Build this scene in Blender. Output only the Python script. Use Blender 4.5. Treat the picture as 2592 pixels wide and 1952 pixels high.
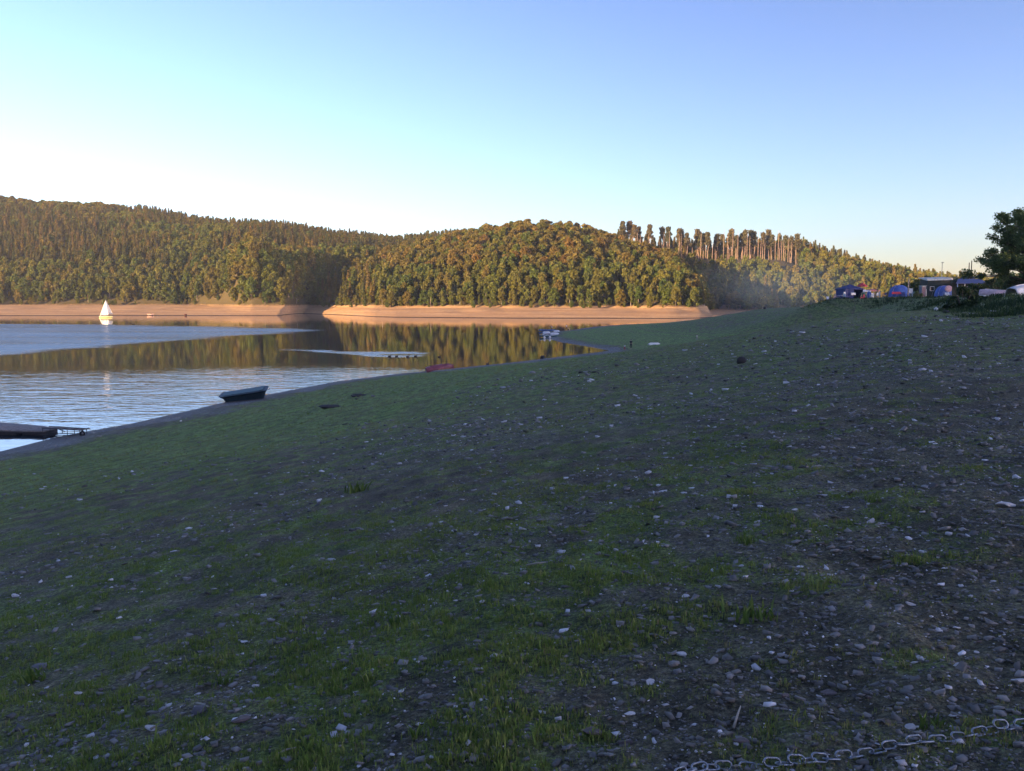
import bpy, math, random, sys
import numpy as np
from mathutils import Vector, Matrix
random.seed(3)
for o in list(bpy.data.objects): bpy.data.objects.remove(o, do_unlink=True)
SC=bpy.context.scene; COL=SC.collection
F=2245.0; HC=8.8; HOR=760.0; CY=976.0; CX=1296.0
TH=math.atan((CY-HOR)/F)
def wp(px,py,Y=None,z=None):
    """world point seen at photo pixel (px,py), at forward distance Y or height z"""
    u=(px-CX)/F; v=(CY-py)/F
    d=(u, math.cos(TH)+v*math.sin(TH), -math.sin(TH)+v*math.cos(TH))
    k = Y/d[1] if Y is not None else (z-HC)/d[2]
    return (d[0]*k, d[1]*k, HC+d[2]*k)
def pix(x,y,z):
    c,s=math.cos(TH),math.sin(TH); zz=z-HC
    dep=y*c-zz*s; up=y*s+zz*c
    return CX+F*x/dep, CY-F*up/dep
def seg_dist(X,Y,P,closed=False):
    P=np.asarray(P,float); d=np.full(X.shape,1e9)
    n=len(P)
    for i in range(n if closed else n-1):
        a=P[i]; b=P[(i+1)%n]; e=b-a
        t=np.clip(((X-a[0])*e[0]+(Y-a[1])*e[1])/(e@e),0,1)
        d=np.minimum(d,np.hypot(X-a[0]-t*e[0],Y-a[1]-t*e[1]))
    return d
def inside(X,Y,P):
    r=np.zeros(X.shape,bool); n=len(P)
    for i in range(n):
        x1,y1=P[i]; x2,y2=P[(i+1)%n]
        if y1==y2: continue
        c=((y1>Y)!=(y2>Y))&(X<(x2-x1)*(Y-y1)/(y2-y1)+x1)
        r^=c
    return r
def smooth(a,b,x):
    t=np.clip((x-a)/(b-a),0,1); return t*t*(3-2*t)
# value noise
_r=np.random.RandomState(5); _T=_r.rand(256,256)
def vnoise(X,Y,sc):
    x=X/sc+37.3; y=Y/sc+11.7
    xi=np.floor(x).astype(int); yi=np.floor(y).astype(int); fx=x-xi; fy=y-yi
    fx=fx*fx*(3-2*fx); fy=fy*fy*(3-2*fy)
    g=lambda a,b:_T[a&255,b&255]
    return (g(xi,yi)*(1-fx)+g(xi+1,yi)*fx)*(1-fy)+(g(xi,yi+1)*(1-fx)+g(xi+1,yi+1)*fx)*fy-0.5
shore_px=[(0,1143),(150,1105),(220,1092),(330,1073),(430,1050),(500,1035),(560,1020),(620,1008),(700,995),(850,966),(1000,947),(1080,940),(1200,927),(1300,917),(1400,905),(1500,893),(1540,888),(1500,880),(1420,867),(1375,855),(1372,848),(1390,840)]
SHORE=[(-330,-420),(-150,-200),(-90,-80),(-55,5)]+[wp(a,b,z=0)[:2] for a,b in shore_px]+[(17,262),(27,295),(42,325),(62,352),(95,385),(140,425),(215,500),(320,640),(480,900),(700,1300)]
LAND=SHORE+[(3000,1300),(3000,-2000),(-330,-2000)]
BANK=[(-120,-220),(-20,-80),(2,-35),(14,0),(28,35),(46,80),(57,108),(69,145),(71,165),(63,172),(66,182),(88,225),(125,300),(175,400),(230,500),(350,640),(520,900),(730,1300)]
BLAND=BANK+[(3000,1300),(3000,-2000),(-120,-2000)]
SUNA=math.radians(36)
def near_z(X,Y,detail=True):
    s=seg_dist(X,Y,SHORE); s=np.where(inside(X,Y,LAND),s,-s)
    b=seg_dist(X,Y,BANK); b=np.where(inside(X,Y,BLAND),b,-b)
    lin=0.088*s+0.00118*s*s; quad=0.025*s+0.0017*s*s
    k=smooth(75,165,Y)
    up=lin*(1-k)+quad*k
    h=np.where(s>0,up,0.10*s)
    cap=7.9-1.3*smooth(90,220,Y)
    h=np.where(h>cap-1,cap-1+(1-np.exp(-(h-cap+1))),h)
    h=np.maximum(h,-6)
    pl=9.15+np.where(b>0,0.02*np.minimum(b,60),0.32*b)
    pl=np.maximum(pl,-8)
    pl=np.where(s>0,pl,-8)
    # smooth max
    d=h-pl; w=0.6
    z=np.where(np.abs(d)>w,np.maximum(h,pl),np.maximum(h,pl)+(w-np.abs(d))**2/(4*w))
    und=vnoise(X,Y,14)*0.28+vnoise(X,Y,5)*0.16+vnoise(X,Y,1.7)*0.05
    far=smooth(4,16,s)
    z=z+und*np.where(s>0,0.25+0.75*far,1)*smooth(0,4,np.abs(s))
    # unseen bare hill behind the camera, shaped to keep evening sun off this bank
    al=X*math.cos(SUNA)+Y*math.sin(SUNA); t=-X*math.sin(SUNA)+Y*math.cos(SUNA)
    hh=112*smooth(275,240,t)*smooth(-900,-700,t)*np.exp(-((al+280)/90)**2)
    z=np.where(hh>1,np.maximum(z,hh-4),z)
    return z,s,b

# ------------------------------------------------------------ camera, light
cam=bpy.data.cameras.new('camera'); camo=bpy.data.objects.new('camera',cam); COL.objects.link(camo)
cam.sensor_width=36; cam.lens=36*F/2592; cam.clip_start=0.05; cam.clip_end=6000
camo.location=(0,0,HC); camo.rotation_euler=(math.pi/2-TH,0,0); SC.camera=camo
SUN_EL=math.radians(9.0)
W=bpy.data.worlds.new('World'); SC.world=W; W.use_nodes=True
nt=W.node_tree; bg=nt.nodes['Background']; sky=nt.nodes.new('ShaderNodeTexSky')
sky.sky_type='NISHITA'; sky.sun_disc=False; sky.sun_elevation=SUN_EL
dx,dy=-math.cos(SUNA),-math.sin(SUNA)           # towards the sun
sky.sun_rotation=-math.atan2(dx,dy)
sky.altitude=300; sky.air_density=1.0; sky.dust_density=0.7; sky.ozone_density=3.0
vmul=nt.nodes.new('ShaderNodeVectorMath'); vmul.operation='MULTIPLY'; vmul.inputs[1].default_value=(1.09,0.92,1.07)
hsv=nt.nodes.new('ShaderNodeHueSaturation'); hsv.inputs['Saturation'].default_value=0.84
nt.links.new(sky.outputs[0],vmul.inputs[0]); nt.links.new(vmul.outputs[0],hsv.inputs['Color']); v1=nt.nodes.new('ShaderNodeVectorMath'); v1.operation='MULTIPLY'; v1.inputs[1].default_value=(0.80/2.35,0.79/2.35,0.755/2.35)
gam=nt.nodes.new('ShaderNodeGamma'); gam.inputs[1].default_value=1.5
v2=nt.nodes.new('ShaderNodeVectorMath'); v2.operation='SCALE'; v2.inputs['Scale'].default_value=2.35
nt.links.new(hsv.outputs[0],v1.inputs[0]); nt.links.new(v1.outputs[0],gam.inputs[0]); nt.links.new(gam.outputs[0],v2.inputs[0]); nt.links.new(v2.outputs[0],bg.inputs[0]); bg.inputs[1].default_value=0.114
sl=bpy.data.lights.new('sun','SUN'); so=bpy.data.objects.new('sun',sl); COL.objects.link(so)
sl.energy=5.0; sl.angle=math.radians(0.5); sl.color=(1.0,0.66,0.35)
v=Vector((math.cos(SUNA)*math.cos(SUN_EL),math.sin(SUNA)*math.cos(SUN_EL),-math.sin(SUN_EL)))
so.rotation_euler=v.to_track_quat('-Z','Y').to_euler(); so.location=(-300,-150,200)
vs=SC.view_settings; vs.view_transform='Standard'; vs.look='None'; vs.gamma=1; vs.exposure=2.05
SC.render.engine='CYCLES'; SC.render.resolution_x=1024; SC.render.resolution_y=771
SC.cycles.max_bounces=5; SC.cycles.diffuse_bounces=2; SC.cycles.glossy_bounces=3; SC.cycles.transparent_max_bounces=4
SC.cycles.volume_bounces=0

# ------------------------------------------------------------ helpers
def tag(o,label=None,cat=None,group=None,kind=None):
    if label: o['label']=label
    if cat: o['category']=cat
    if group: o['group']=group
    if kind: o['kind']=kind
    return o
def empty(name,loc,rz=0,label=None,cat=None,group=None):
    o=bpy.data.objects.new(name,None); COL.objects.link(o); o.location=loc; o.rotation_euler=(0,0,rz)
    o.empty_display_size=0.3
    return tag(o,label,cat,group)
def raw_mesh(name,V,Fc,mat=None,smooth_=False,attrs=None):
    """V (n,3); Fc (m,k) array of one polygon size"""
    V=np.asarray(V,np.float32); Fc=np.asarray(Fc,np.int32)
    me=bpy.data.meshes.new(name); k=Fc.shape[1]
    me.vertices.add(len(V)); me.vertices.foreach_set('co',V.ravel())
    me.loops.add(Fc.size); me.loops.foreach_set('vertex_index',Fc.ravel())
    me.polygons.add(len(Fc)); me.polygons.foreach_set('loop_start',np.arange(len(Fc),dtype=np.int32)*k)
    me.polygons.foreach_set('loop_total',np.full(len(Fc),k,np.int32))
    if smooth_: me.polygons.foreach_set('use_smooth',np.ones(len(Fc),bool))
    me.update(calc_edges=True)
    for n_,(dom,arr) in (attrs or {}).items():
        a=me.attributes.new(n_,'FLOAT',dom); a.data.foreach_set('value',np.asarray(arr,np.float32))
    if mat: me.materials.append(mat)
    return me
def link(name,me,parent=None,loc=None,rot=None):
    o=bpy.data.objects.new(name,me); COL.objects.link(o)
    if parent: o.parent=parent
    if loc is not None: o.location=loc
    if rot is not None: o.rotation_euler=rot
    return o
class MB:
    def __init__(s): s.v=[]; s.f=[]; s.M=Matrix.Identity(4)
    def add(s,vs,fs):
        b=len(s.v); s.v+= [tuple(s.M@Vector(p)) for p in vs]; s.f+=[tuple(b+i for i in f) for f in fs]; return s
    def box(s,c,d,rz=0,ry=0,rx=0):
        R=Matrix.Translation(c)@Matrix.Rotation(rz,4,'Z')@Matrix.Rotation(ry,4,'Y')@Matrix.Rotation(rx,4,'X')
        P=[R@Vector((x*d[0]/2,y*d[1]/2,z*d[2]/2)) for x in(-1,1) for y in(-1,1) for z in(-1,1)]
        return s.add([tuple(p) for p in P],[(0,1,3,2),(4,6,7,5),(0,4,5,1),(2,3,7,6),(0,2,6,4),(1,5,7,3)])
    def tube(s,pts,r,n=8,cap=True,closed=False):
        pts=[Vector(p) for p in pts]; m=len(pts)
        rr=r if isinstance(r,(list,tuple)) else [r]*m
        V=[];Fs=[]; prev=None
        for i,p in enumerate(pts):
            a=pts[(i-1)%m] if (i or closed) else p; b=pts[(i+1)%m] if (i<m-1 or closed) else p
            t=(b-a).normalized()
            if prev is None: u=t.orthogonal().normalized()
            else:
                u=prev-t*prev.dot(t); u=u.normalized() if u.length>1e-6 else t.orthogonal().normalized()
            prev=u; w=t.cross(u)
            for k in range(n):
                an=2*math.pi*k/n; V.append(tuple(p+(u*math.cos(an)+w*math.sin(an))*rr[i]))
        for i in range(m if closed else m-1):
            j=(i+1)%m
            for k in range(n): Fs.append((i*n+k,i*n+(k+1)%n,j*n+(k+1)%n,j*n+k))
        if cap and not closed:
            Fs.append(tuple(range(n-1,-1,-1))); Fs.append(tuple((m-1)*n+k for k in range(n)))
        return s.add(V,Fs)
    def ell(s,c,r,nu=12,nv=8,jit=0,seed=0):
        R=random.Random(seed); V=[(c[0],c[1],c[2]-r[2])];Fs=[]
        for j in range(1,nv):
            a=-math.pi/2+math.pi*j/nv
            for i in range(nu):
                b=2*math.pi*i/nu; q=1+jit*(R.random()-.5)
                V.append((c[0]+r[0]*math.cos(a)*math.cos(b)*q,c[1]+r[1]*math.cos(a)*math.sin(b)*q,c[2]+r[2]*math.sin(a)*q))
        V.append((c[0],c[1],c[2]+r[2])); L=len(V)-1
        for i in range(nu):
            Fs.append((0,1+(i+1)%nu,1+i)); Fs.append((L,1+(nv-2)*nu+i,1+(nv-2)*nu+(i+1)%nu))
        for j in range(nv-2):
            for i in range(nu):
                a=1+j*nu+i; b=1+j*nu+(i+1)%nu; Fs.append((a,b,b+nu,a+nu))
        return s.add(V,Fs)
    def build(s,name,mat,parent=None,smooth_=False,loc=None,rot=None,bevel=0,solid=0):
        me=bpy.data.meshes.new(name); me.from_pydata(s.v,[],s.f); me.update()
        if smooth_: me.polygons.foreach_set('use_smooth',np.ones(len(me.polygons),bool))
        if mat: me.materials.append(mat)
        o=link(name,me,parent,loc,rot)
        if solid: m=o.modifiers.new('t','SOLIDIFY'); m.thickness=solid; m.offset=0
        if bevel: m=o.modifiers.new('b','BEVEL'); m.width=bevel; m.segments=2; m.limit_method='ANGLE'
        return o
# ------------------------------------------------------------ materials
def newmat(name):
    m=bpy.data.materials.new(name); m.use_nodes=True; t=m.node_tree
    return m,t,t.nodes['Principled BSDF']
def N(t,kind,**kw):
    n=t.nodes.new(kind)
    for k,v_ in kw.items():
        if k.startswith('i_'):
            key=k[2:]; key=int(key) if key.isdigit() else key.replace('_',' ')
            n.inputs[key].default_value=v_
        else: setattr(n,k,v_)
    return n
def mth(t,op,a,b=None,c=None,clamp=False):
    n=t.nodes.new('ShaderNodeMath'); n.operation=op; n.use_clamp=clamp
    for i,x in enumerate((a,b,c)):
        if x is None: continue
        if isinstance(x,(int,float)): n.inputs[i].default_value=x
        else: t.links.new(x,n.inputs[i])
    return n.outputs[0]
def ramp(t,fac,stops,interp='LINEAR'):
    n=t.nodes.new('ShaderNodeValToRGB'); n.color_ramp.interpolation=interp
    while len(n.color_ramp.elements)<len(stops): n.color_ramp.elements.new(0.5)
    for e,(p,c) in zip(n.color_ramp.elements,stops):
        e.position=p; e.color=(*c,1) if len(c)==3 else c
    t.links.new(fac,n.inputs[0]); return n.outputs[0]
def mix(t,f,a,b,mode='MIX'):
    n=t.nodes.new('ShaderNodeMix'); n.data_type='RGBA'; n.blend_type=mode
    for s_,x in ((n.inputs[0],f),(n.inputs[6],a),(n.inputs[7],b)):
        if isinstance(x,(int,float)): s_.default_value=x
        elif isinstance(x,(tuple,list)): s_.default_value=(*x,1)
        else: t.links.new(x,s_)
    return n.outputs[2]
def noise(t,scale,detail=4,rough=0.55,vec=None,dims=None):
    n=t.nodes.new('ShaderNodeTexNoise'); n.inputs['Scale'].default_value=scale
    n.inputs['Detail'].default_value=detail; n.inputs['Roughness'].default_value=rough
    if vec is not None: t.links.new(vec,n.inputs['Vector'])
    return n.outputs[0]
def attr(t,name):
    n=t.nodes.new('ShaderNodeAttribute'); n.attribute_name=name; return n.outputs['Fac']
_mc={}
def paint(name,col,rough=0.5,var=0.25,scale=3.0,metal=0,bump=0.0,spec=0.5):
    """painted / fabric / plastic surface with uneven tone and a little dirt"""
    if name in _mc: return _mc[name]
    m,t,b=newmat(name)
    tc=N(t,'ShaderNodeTexCoord'); n1=noise(t,scale,6,0.65,tc.outputs['Object']); n2=noise(t,scale*7,3,0.6,tc.outputs['Object'])
    f=ramp(t,n1,[(0.3,(0,0,0)),(0.7,(1,1,1))])
    dark=tuple(c*(1-var*1.6) if var<0.6 else c*0.1 for c in col); lite=tuple(min(1,c*(1+var*0.5)) for c in col)
    c=mix(t,f,dark,lite); c=mix(t,mth(t,'MULTIPLY',n2,var*0.6),c,tuple(x*0.5 for x in col))
    t.links.new(c,b.inputs['Base Color']); b.inputs['Metallic'].default_value=metal
    b.inputs['Specular IOR Level'].default_value=spec
    t.links.new(mth(t,'MULTIPLY_ADD',n1,0.3,rough-0.15,clamp=True),b.inputs['Roughness'])
    if bump:
        bn=N(t,'ShaderNodeBump'); bn.inputs['Strength'].default_value=bump; bn.inputs['Distance'].default_value=0.02
        t.links.new(n2,bn.inputs['Height']); t.links.new(bn.outputs[0],b.inputs['Normal'])
    _mc[name]=m; return m
def leafmat(name,cols,translucent=0.38,tonevar=0.32):
    """foliage: per-plant hue (object random) and per-leaf tone"""
    m,t,b=newmat(name); oi=N(t,'ShaderNodeObjectInfo')
    n_=len(cols); c=ramp(t,oi.outputs['Random'],[(i/(n_-1),col) for i,col in enumerate(cols)])
    tn=attr(t,'tone'); k=mth(t,'MULTIPLY_ADD',tn,tonevar*2,1-tonevar)
    vm=N(t,'ShaderNodeVectorMath',operation='SCALE'); t.links.new(c,vm.inputs[0]); t.links.new(k,vm.inputs['Scale'])
    t.links.new(vm.outputs[0],b.inputs['Base Color']); b.inputs['Roughness'].default_value=0.6
    b.inputs['Specular IOR Level'].default_value=0.25
    tr=N(t,'ShaderNodeBsdfTranslucent'); t.links.new(vm.outputs[0],tr.inputs[0])
    ms=N(t,'ShaderNodeMixShader'); ms.inputs[0].default_value=translucent
    t.links.new(b.outputs[0],ms.inputs[1]); t.links.new(tr.outputs[0],ms.inputs[2])
    t.links.new(ms.outputs[0],t.nodes['Material Output'].inputs[0]); return m
BARK=paint('bark',(0.10,0.075,0.055),0.85,0.4,6,bump=0.6)
BIRCH=paint('pale_bark',(0.50,0.42,0.33),0.8,0.45,5)
PINEB=paint('bare_pine_bark',(0.38,0.27,0.20),0.85,0.4,2)
BROAD=leafmat('broadleaf_foliage',[(0.095,0.131,0.022),(0.140,0.147,0.025),(0.185,0.173,0.031),(0.106,0.142,0.028),(0.190,0.147,0.031),(0.151,0.168,0.034),(0.084,0.126,0.025)])
BEECH=leafmat('bronze_foliage',[(0.190,0.142,0.031),(0.146,0.137,0.028),(0.210,0.152,0.034),(0.123,0.131,0.026),(0.202,0.126,0.031)])
SPRUCE=leafmat('spruce_needles',[(0.123,0.105,0.024),(0.090,0.100,0.021),(0.168,0.121,0.030),(0.084,0.100,0.021),(0.179,0.121,0.031)],0.2)
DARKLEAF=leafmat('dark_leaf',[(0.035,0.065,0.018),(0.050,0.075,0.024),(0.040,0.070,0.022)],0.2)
# ------------------------------------------------------------ ground (the near bank and the lake bed), one sheet
def grassiness(X,Y,s,b):
    Xr=X*0.9+Y*0.42; Yr_=-X*0.42+Y*0.9
    g=vnoise(Xr,Yr_*0.5,3.1)*0.45+vnoise(Xr*2,Yr_,1.1)*0.65+vnoise(X,Y,0.33)*1.0+vnoise(X,Y,0.12)*0.6+vnoise(X,Y,17)*0.45
    band=smooth(4,9,s)*smooth(34,20,s)                       # green belt above the wet edge
    return np.clip(0.56+g*1.15+band*0.75+smooth(-9,-2,b)*0.3+smooth(14,45,np.hypot(X,Y))*0.22-smooth(0.2,0.5,X/np.maximum(Y,1))*smooth(60,35,np.hypot(X,Y))*0.22-smooth(5.0,1.5,s+vnoise(X,Y,4)*2)*0.9,0,1)
ang=np.concatenate([np.radians(np.arange(-180,-100,3.0)),np.radians(np.arange(-100,-46,0.8)),np.radians(np.arange(-46,46,0.13)),np.radians(np.arange(46,180,3.0))])
rad=np.concatenate([[0.15,0.5,0.9],1.3*1.0135**np.arange(0,490)])
A_,R_=np.meshgrid(ang,rad); GX=R_*np.sin(A_); GY=R_*np.cos(A_)
GZ,GS,GB=near_z(GX.ravel(),GY.ravel()); GX=GX.ravel(); GY=GY.ravel()
fade=smooth(60,15,np.hypot(GX,GY))
GZ=GZ+fade*(vnoise(GX,GY,0.6)*0.05+vnoise(GX,GY,0.21)*0.034+vnoise(GX,GY,0.08)*0.020)+smooth(16,8,np.hypot(GX,GY))*vnoise(GX,GY,0.035)*0.010
GG=grassiness(GX,GY,GS,GB)
na=len(ang); nr=len(rad); i=np.arange(nr-1)[:,None]*na+np.arange(na)[None,:]; j=np.arange(nr-1)[:,None]*na+(np.arange(na)[None,:]+1)%na
Fc=np.stack([i,j,j+na,i+na],-1).reshape(-1,4)
m,t,b=newmat('bank_soil')
geo=N(t,'ShaderNodeNewGeometry'); P=geo.outputs['Position']
n1=noise(t,1.3,8,0.7,P); n2=noise(t,14,6,0.7,P); n3=noise(t,0.12,5,0.6,P); n4=noise(t,60,3,0.7,P)
n5=noise(t,4.0,8,0.75,P)
soil=mix(t,ramp(t,n2,[(0.38,(0,0,0)),(0.62,(1,1,1))]),(0.058,0.060,0.034),(0.215,0.212,0.125))
soil=mix(t,ramp(t,n5,[(0.50,(0,0,0)),(0.66,(1,1,1))]),soil,(0.25,0.24,0.165))
soil=mix(t,ramp(t,n3,[(0.4,(0,0,0)),(0.62,(1,1,1))]),soil,(0.120,0.100,0.060))
grs=mix(t,ramp(t,n1,[(0.35,(0,0,0)),(0.65,(1,1,1))]),(0.11,0.175,0.036),(0.21,0.245,0.066))
shb=ramp(t,mth(t,'MULTIPLY',attr(t,'shore'),0.01),[(0.03,(0,0,0)),(0.07,(1,1,1)),(0.22,(1,1,1)),(0.36,(0,0,0))])
grs=mix(t,mth(t,'MULTIPLY',shb,0.7),grs,(0.22,0.36,0.066))
grs=mix(t,ramp(t,n2,[(0.4,(0,0,0)),(0.7,(1,1,1))]),grs,(0.055,0.075,0.026))
g=attr(t,'grass'); gm=mth(t,'ADD',mth(t,'MULTIPLY',g,1.0),mth(t,'MULTIPLY_ADD',n1,1.1,-0.55))
gm=mth(t,'ADD',gm,mth(t,'MULTIPLY_ADD',n4,0.8,-0.4))
gm=mth(t,'ADD',gm,mth(t,'MULTIPLY_ADD',n5,0.9,-0.45)); gm=ramp(t,gm,[(0.36,(0,0,0)),(0.62,(1,1,1))])
sh=attr(t,'shore')
bn1=N(t,'ShaderNodeTexNoise',noise_dimensions='1D'); bn1.inputs['Scale'].default_value=0.55; bn1.inputs['Detail'].default_value=5; bn1.inputs['Roughness'].default_value=0.65
t.links.new(mth(t,'ADD',sh,mth(t,'MULTIPLY',n3,3.0)),bn1.inputs['W'])
band_=ramp(t,bn1.outputs[0],[(0.38,(0,0,0)),(0.62,(1,1,1))])
gm=mth(t,'MULTIPLY',gm,mth(t,'MULTIPLY_ADD',band_,0.35,0.72))
c=mix(t,gm,soil,grs); c=mix(t,mth(t,'MULTIPLY_ADD',band_,-0.22,0.22),c,(0.17,0.135,0.075))
wet=ramp(t,mth(t,'ADD',mth(t,'MULTIPLY',sh,0.1),mth(t,'ADD',mth(t,'MULTIPLY_ADD',n1,0.35,-0.17),mth(t,'MULTIPLY_ADD',noise(t,0.22,4,0.6,P),1.3,-0.62))),[(0.0,(1,1,1)),(0.22,(1,1,1)),(0.55,(0,0,0))])
fine=ramp(t,noise(t,38,5,0.8,P),[(0.36,(0.30,0.30,0.30)),(0.50,(0.85,0.85,0.85)),(0.66,(2.1,2.1,2.0))])
c=mix(t,1.0,c,fine,'MULTIPLY')
mp2=N(t,'ShaderNodeMapping'); t.links.new(P,mp2.inputs[0]); mp2.inputs['Rotation'].default_value=(0,0,-0.43); mp2.inputs['Scale'].default_value=(1.4,0.5,1)
mid=ramp(t,noise(t,1.6,7,0.78,mp2.outputs[0]),[(0.36,(0.45,0.43,0.42)),(0.50,(0.95,0.95,0.95)),(0.64,(1.75,1.75,1.6))])
c=mix(t,0.9,c,mid,'MULTIPLY')
c=mix(t,wet,c,mix(t,n2,(0.035,0.030,0.028),(0.13,0.115,0.105)))
t.links.new(c,b.inputs['Base Color'])
pud=mth(t,'MULTIPLY',wet,ramp(t,n5,[(0.52,(0,0,0)),(0.58,(1,1,1))]))
t.links.new(mth(t,'ADD',mth(t,'MULTIPLY_ADD',wet,-0.25,0.9),mth(t,'MULTIPLY',pud,-0.55)),b.inputs['Roughness']); b.inputs['Specular IOR Level'].default_value=0.3
bn=N(t,'ShaderNodeBump'); bn.inputs['Strength'].default_value=1.0; bn.inputs['Distance'].default_value=0.06
t.links.new(mth(t,'ADD',n2,mth(t,'MULTIPLY',n4,0.5)),bn.inputs['Height']); t.links.new(bn.outputs[0],b.inputs['Normal'])
gm_=raw_mesh('ground',np.stack([GX,GY,GZ],-1),Fc,m,True,{'grass':('POINT',GG),'shore':('POINT',GS)})
tag(link('ground',gm_),kind='structure')
del A_,R_
def gz(x,y):
    z,_,_=near_z(np.array([float(x)]),np.array([float(y)])); return float(z[0])
_Yr=np.concatenate([1.6*1.006**np.arange(0,920)])
def hit(px,py):
    """where the sight line through a photo pixel meets the bank"""
    d=np.array(wp(px,py,Y=1.0))-np.array([0,0,HC])
    X=d[0]*_Yr; Y=_Yr; Z=HC+d[2]*_Yr
    z,_,_=near_z(X,Y.copy()); k=np.argmax(np.maximum(z,0)>=Z)
    if k==0: k=len(_Yr)-1
    return Vector((X[k],Y[k],max(z[k],0.0)))
def shoot(px,Y):
    x=(px-CX)/F*Y/ (math.cos(TH)) if False else wp(px,HOR,Y=Y)[0]
    return Vector((x,Y,gz(x,Y)))

# ------------------------------------------------------------ hills across the lake
I=np.interp
def U(p): return (np.asarray(p,float)-CX)/F
def layer(px,Y,Kp,Ys,kr,Yr,ky,tall,bw=None,zt=6.0,back=0.25,pw=0.85):
    ys=I(px,Kp,Ys); yr=I(px,kr,Yr); rp=I(px,kr,ky)
    zr=HC+(HOR-rp)/F*yr-tall; yt=ys+(I(px,bw[0],bw[1]) if bw else 42*np.clip((yr-ys)/120,0.3,1)); yr=np.maximum(yr,yt+25)
    zt=zt*(np.clip((1835-px)/125,0.05,1) if Kp[0]==690 else 1.0)
    zr=np.maximum(zr,1.0); zt_=np.minimum(zt,zr)
    w=np.clip((Y-yt)/(yr-yt),0,1)
    z=np.where(Y<ys,(Y-ys)*0.10,np.where(Y<yt,zt_*((Y-ys)/(yt-ys)),zt_+(zr-zt_)*np.sin(w*math.pi/2)**pw if False else zt_+(zr-zt_)*(w**pw)*(1.0+0.35*(1-w)*w*2)))
    z=np.where(Y>yr,zr-(Y-yr)*back,z)
    return np.maximum(z,-8)
LA=dict(Kp=[-1400,-600,600,700,1400],Ys=[470,500,506,510,515],
        bw=([300,480,580,640,720,800,1400],[150,140,90,55,50,45,60]),kr=[-1400,-600,0,100,250,400,600,700,850,1000,1150,1300,1500],Yr=[1000]*8+[1030,1050,1050,1050,1050],
        ky=[478,493,514,520,524,537,563,577,593,600,597,602,640],tall=16,pw=0.74,zt=5.6)
LB=dict(Kp=[690,720,780,850,950,1000,1300,1690,1770,1815,1850,1900],Ys=[700,620,585,540,475,459,434,430,440,470,540,700],
        bw=([700,850,1000,1600,1750,1830],[25,40,70,70,40,25]),
        kr=[690,720,740,780,880,1000,1150,1250,1320,1370,1450,1500,1540,1600,1680,1734,1765,1785,1800,1830],
        Yr=[760,700,690,690,690,690,690,680,670,660,660,660,655,640,620,600,585,575,570,640],
        ky=[790,768,730,697,664,636,592,578,563,555,561,571,585,602,628,655,682,712,750,792],tall=14,zt=4.6)
LC=dict(Kp=[1400,1600,1800,2000,2100,2400,3200],Ys=[600,590,560,560,560,570,540],
        kr=[1400,1500,1600,1700,1800,1900,1980,2050,2150,2300,2400,3200],Yr=[700]*6+[690,680,680,680,680,640],
        ky=[640,612,637,650,656,655,664,688,706,730,745,760],tall=0,zt=3,back=0.0,pw=0.9)
LD=dict(Kp=[1800,2000,2400,3200],Ys=[740,740,740,700],
        kr=[1850,1950,1990,2050,2100,2150,2200,2250,2300,2340,2400,2600,3200],Yr=[850]*13,
        ky=[640,602,602,612,627,639,653,670,684,700,716,735,740],tall=15,zt=3)
def hill_z(X,Y):
    px=CX+F*X/np.maximum(Y,1.0)
    za=layer(px,Y,**LA); za=np.minimum(za,(Y-I(px,[690,720,745,780,850,1500],[440,535,575,610,630,640]))*0.8+np.where(px<690,999,0)); zb=layer(px,Y,**LB); zc=layer(px,Y,**LC); zd=layer(px,Y,**LD)
    zb=np.where((px<690)|(px>1880),-8,zb); zc=np.where(px<1420,-8,zc); zc=np.where((px>=1420)&(px<1560),zc-(1560-px)*0.5,zc)
    zd=np.where(px<1800,-8,zd); za=np.where(px>1500,-8,za)
    za=za+19*smooth(4.5,20,za)*np.exp(-((px-640)/70)**2-((Y-595)/60)**2)  # knoll raised here so that its shade falls into the cove
    z=np.maximum(np.maximum(za,zb),np.maximum(zc,zd))
    own=np.argmax(np.stack([za,zb,zc,zd]),0)
    und=(vnoise(X,Y,90)*9+vnoise(X,Y,35)*4)*smooth(7,25,z)+vnoise(X,Y,12)*0.8*smooth(0,3,z)
    return z+und*np.where(own==2,0.35,1),own,px
uu=np.arange(-1.25,0.86,0.0028); yy=np.concatenate([np.arange(395,720,2.2),np.arange(720,1400,9.0)])
UU,YY=np.meshgrid(uu,yy); HX=(UU*YY).ravel(); HY=YY.ravel(); HZ,_,_=hill_z(HX,HY)
nu=len(uu); i=np.arange(len(yy)-1)[:,None]*nu+np.arange(nu-1)[None,:]
Fc=np.stack([i,i+1,i+1+nu,i+nu],-1).reshape(-1,4)
m,t,b=newmat('hillside')
geo=N(t,'ShaderNodeNewGeometry'); P=geo.outputs['Position']; sx=N(t,'ShaderNodeSeparateXYZ'); t.links.new(P,sx.inputs[0])
n1=noise(t,0.05,6,0.6,P); n2=noise(t,0.5,6,0.7,P)
mp=N(t,'ShaderNodeMapping'); t.links.new(P,mp.inputs[0]); mp.inputs['Scale'].default_value=(0.02,0.02,2.2); n3=noise(t,1.0,5,0.6,mp.outputs[0])
sand=mix(t,ramp(t,n3,[(0.35,(0,0,0)),(0.65,(1,1,1))]),(0.34,0.205,0.10),(0.52,0.34,0.18))
sand=mix(t,ramp(t,n2,[(0.45,(0,0,0)),(0.75,(1,1,1))]),sand,(0.30,0.17,0.10))
zz=mth(t,'ADD',sx.outputs[2],mth(t,'MULTIPLY_ADD',n2,2.4,-1.2))
floor_=mix(t,n2,(0.05,0.045,0.02),(0.10,0.075,0.035))
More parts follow.
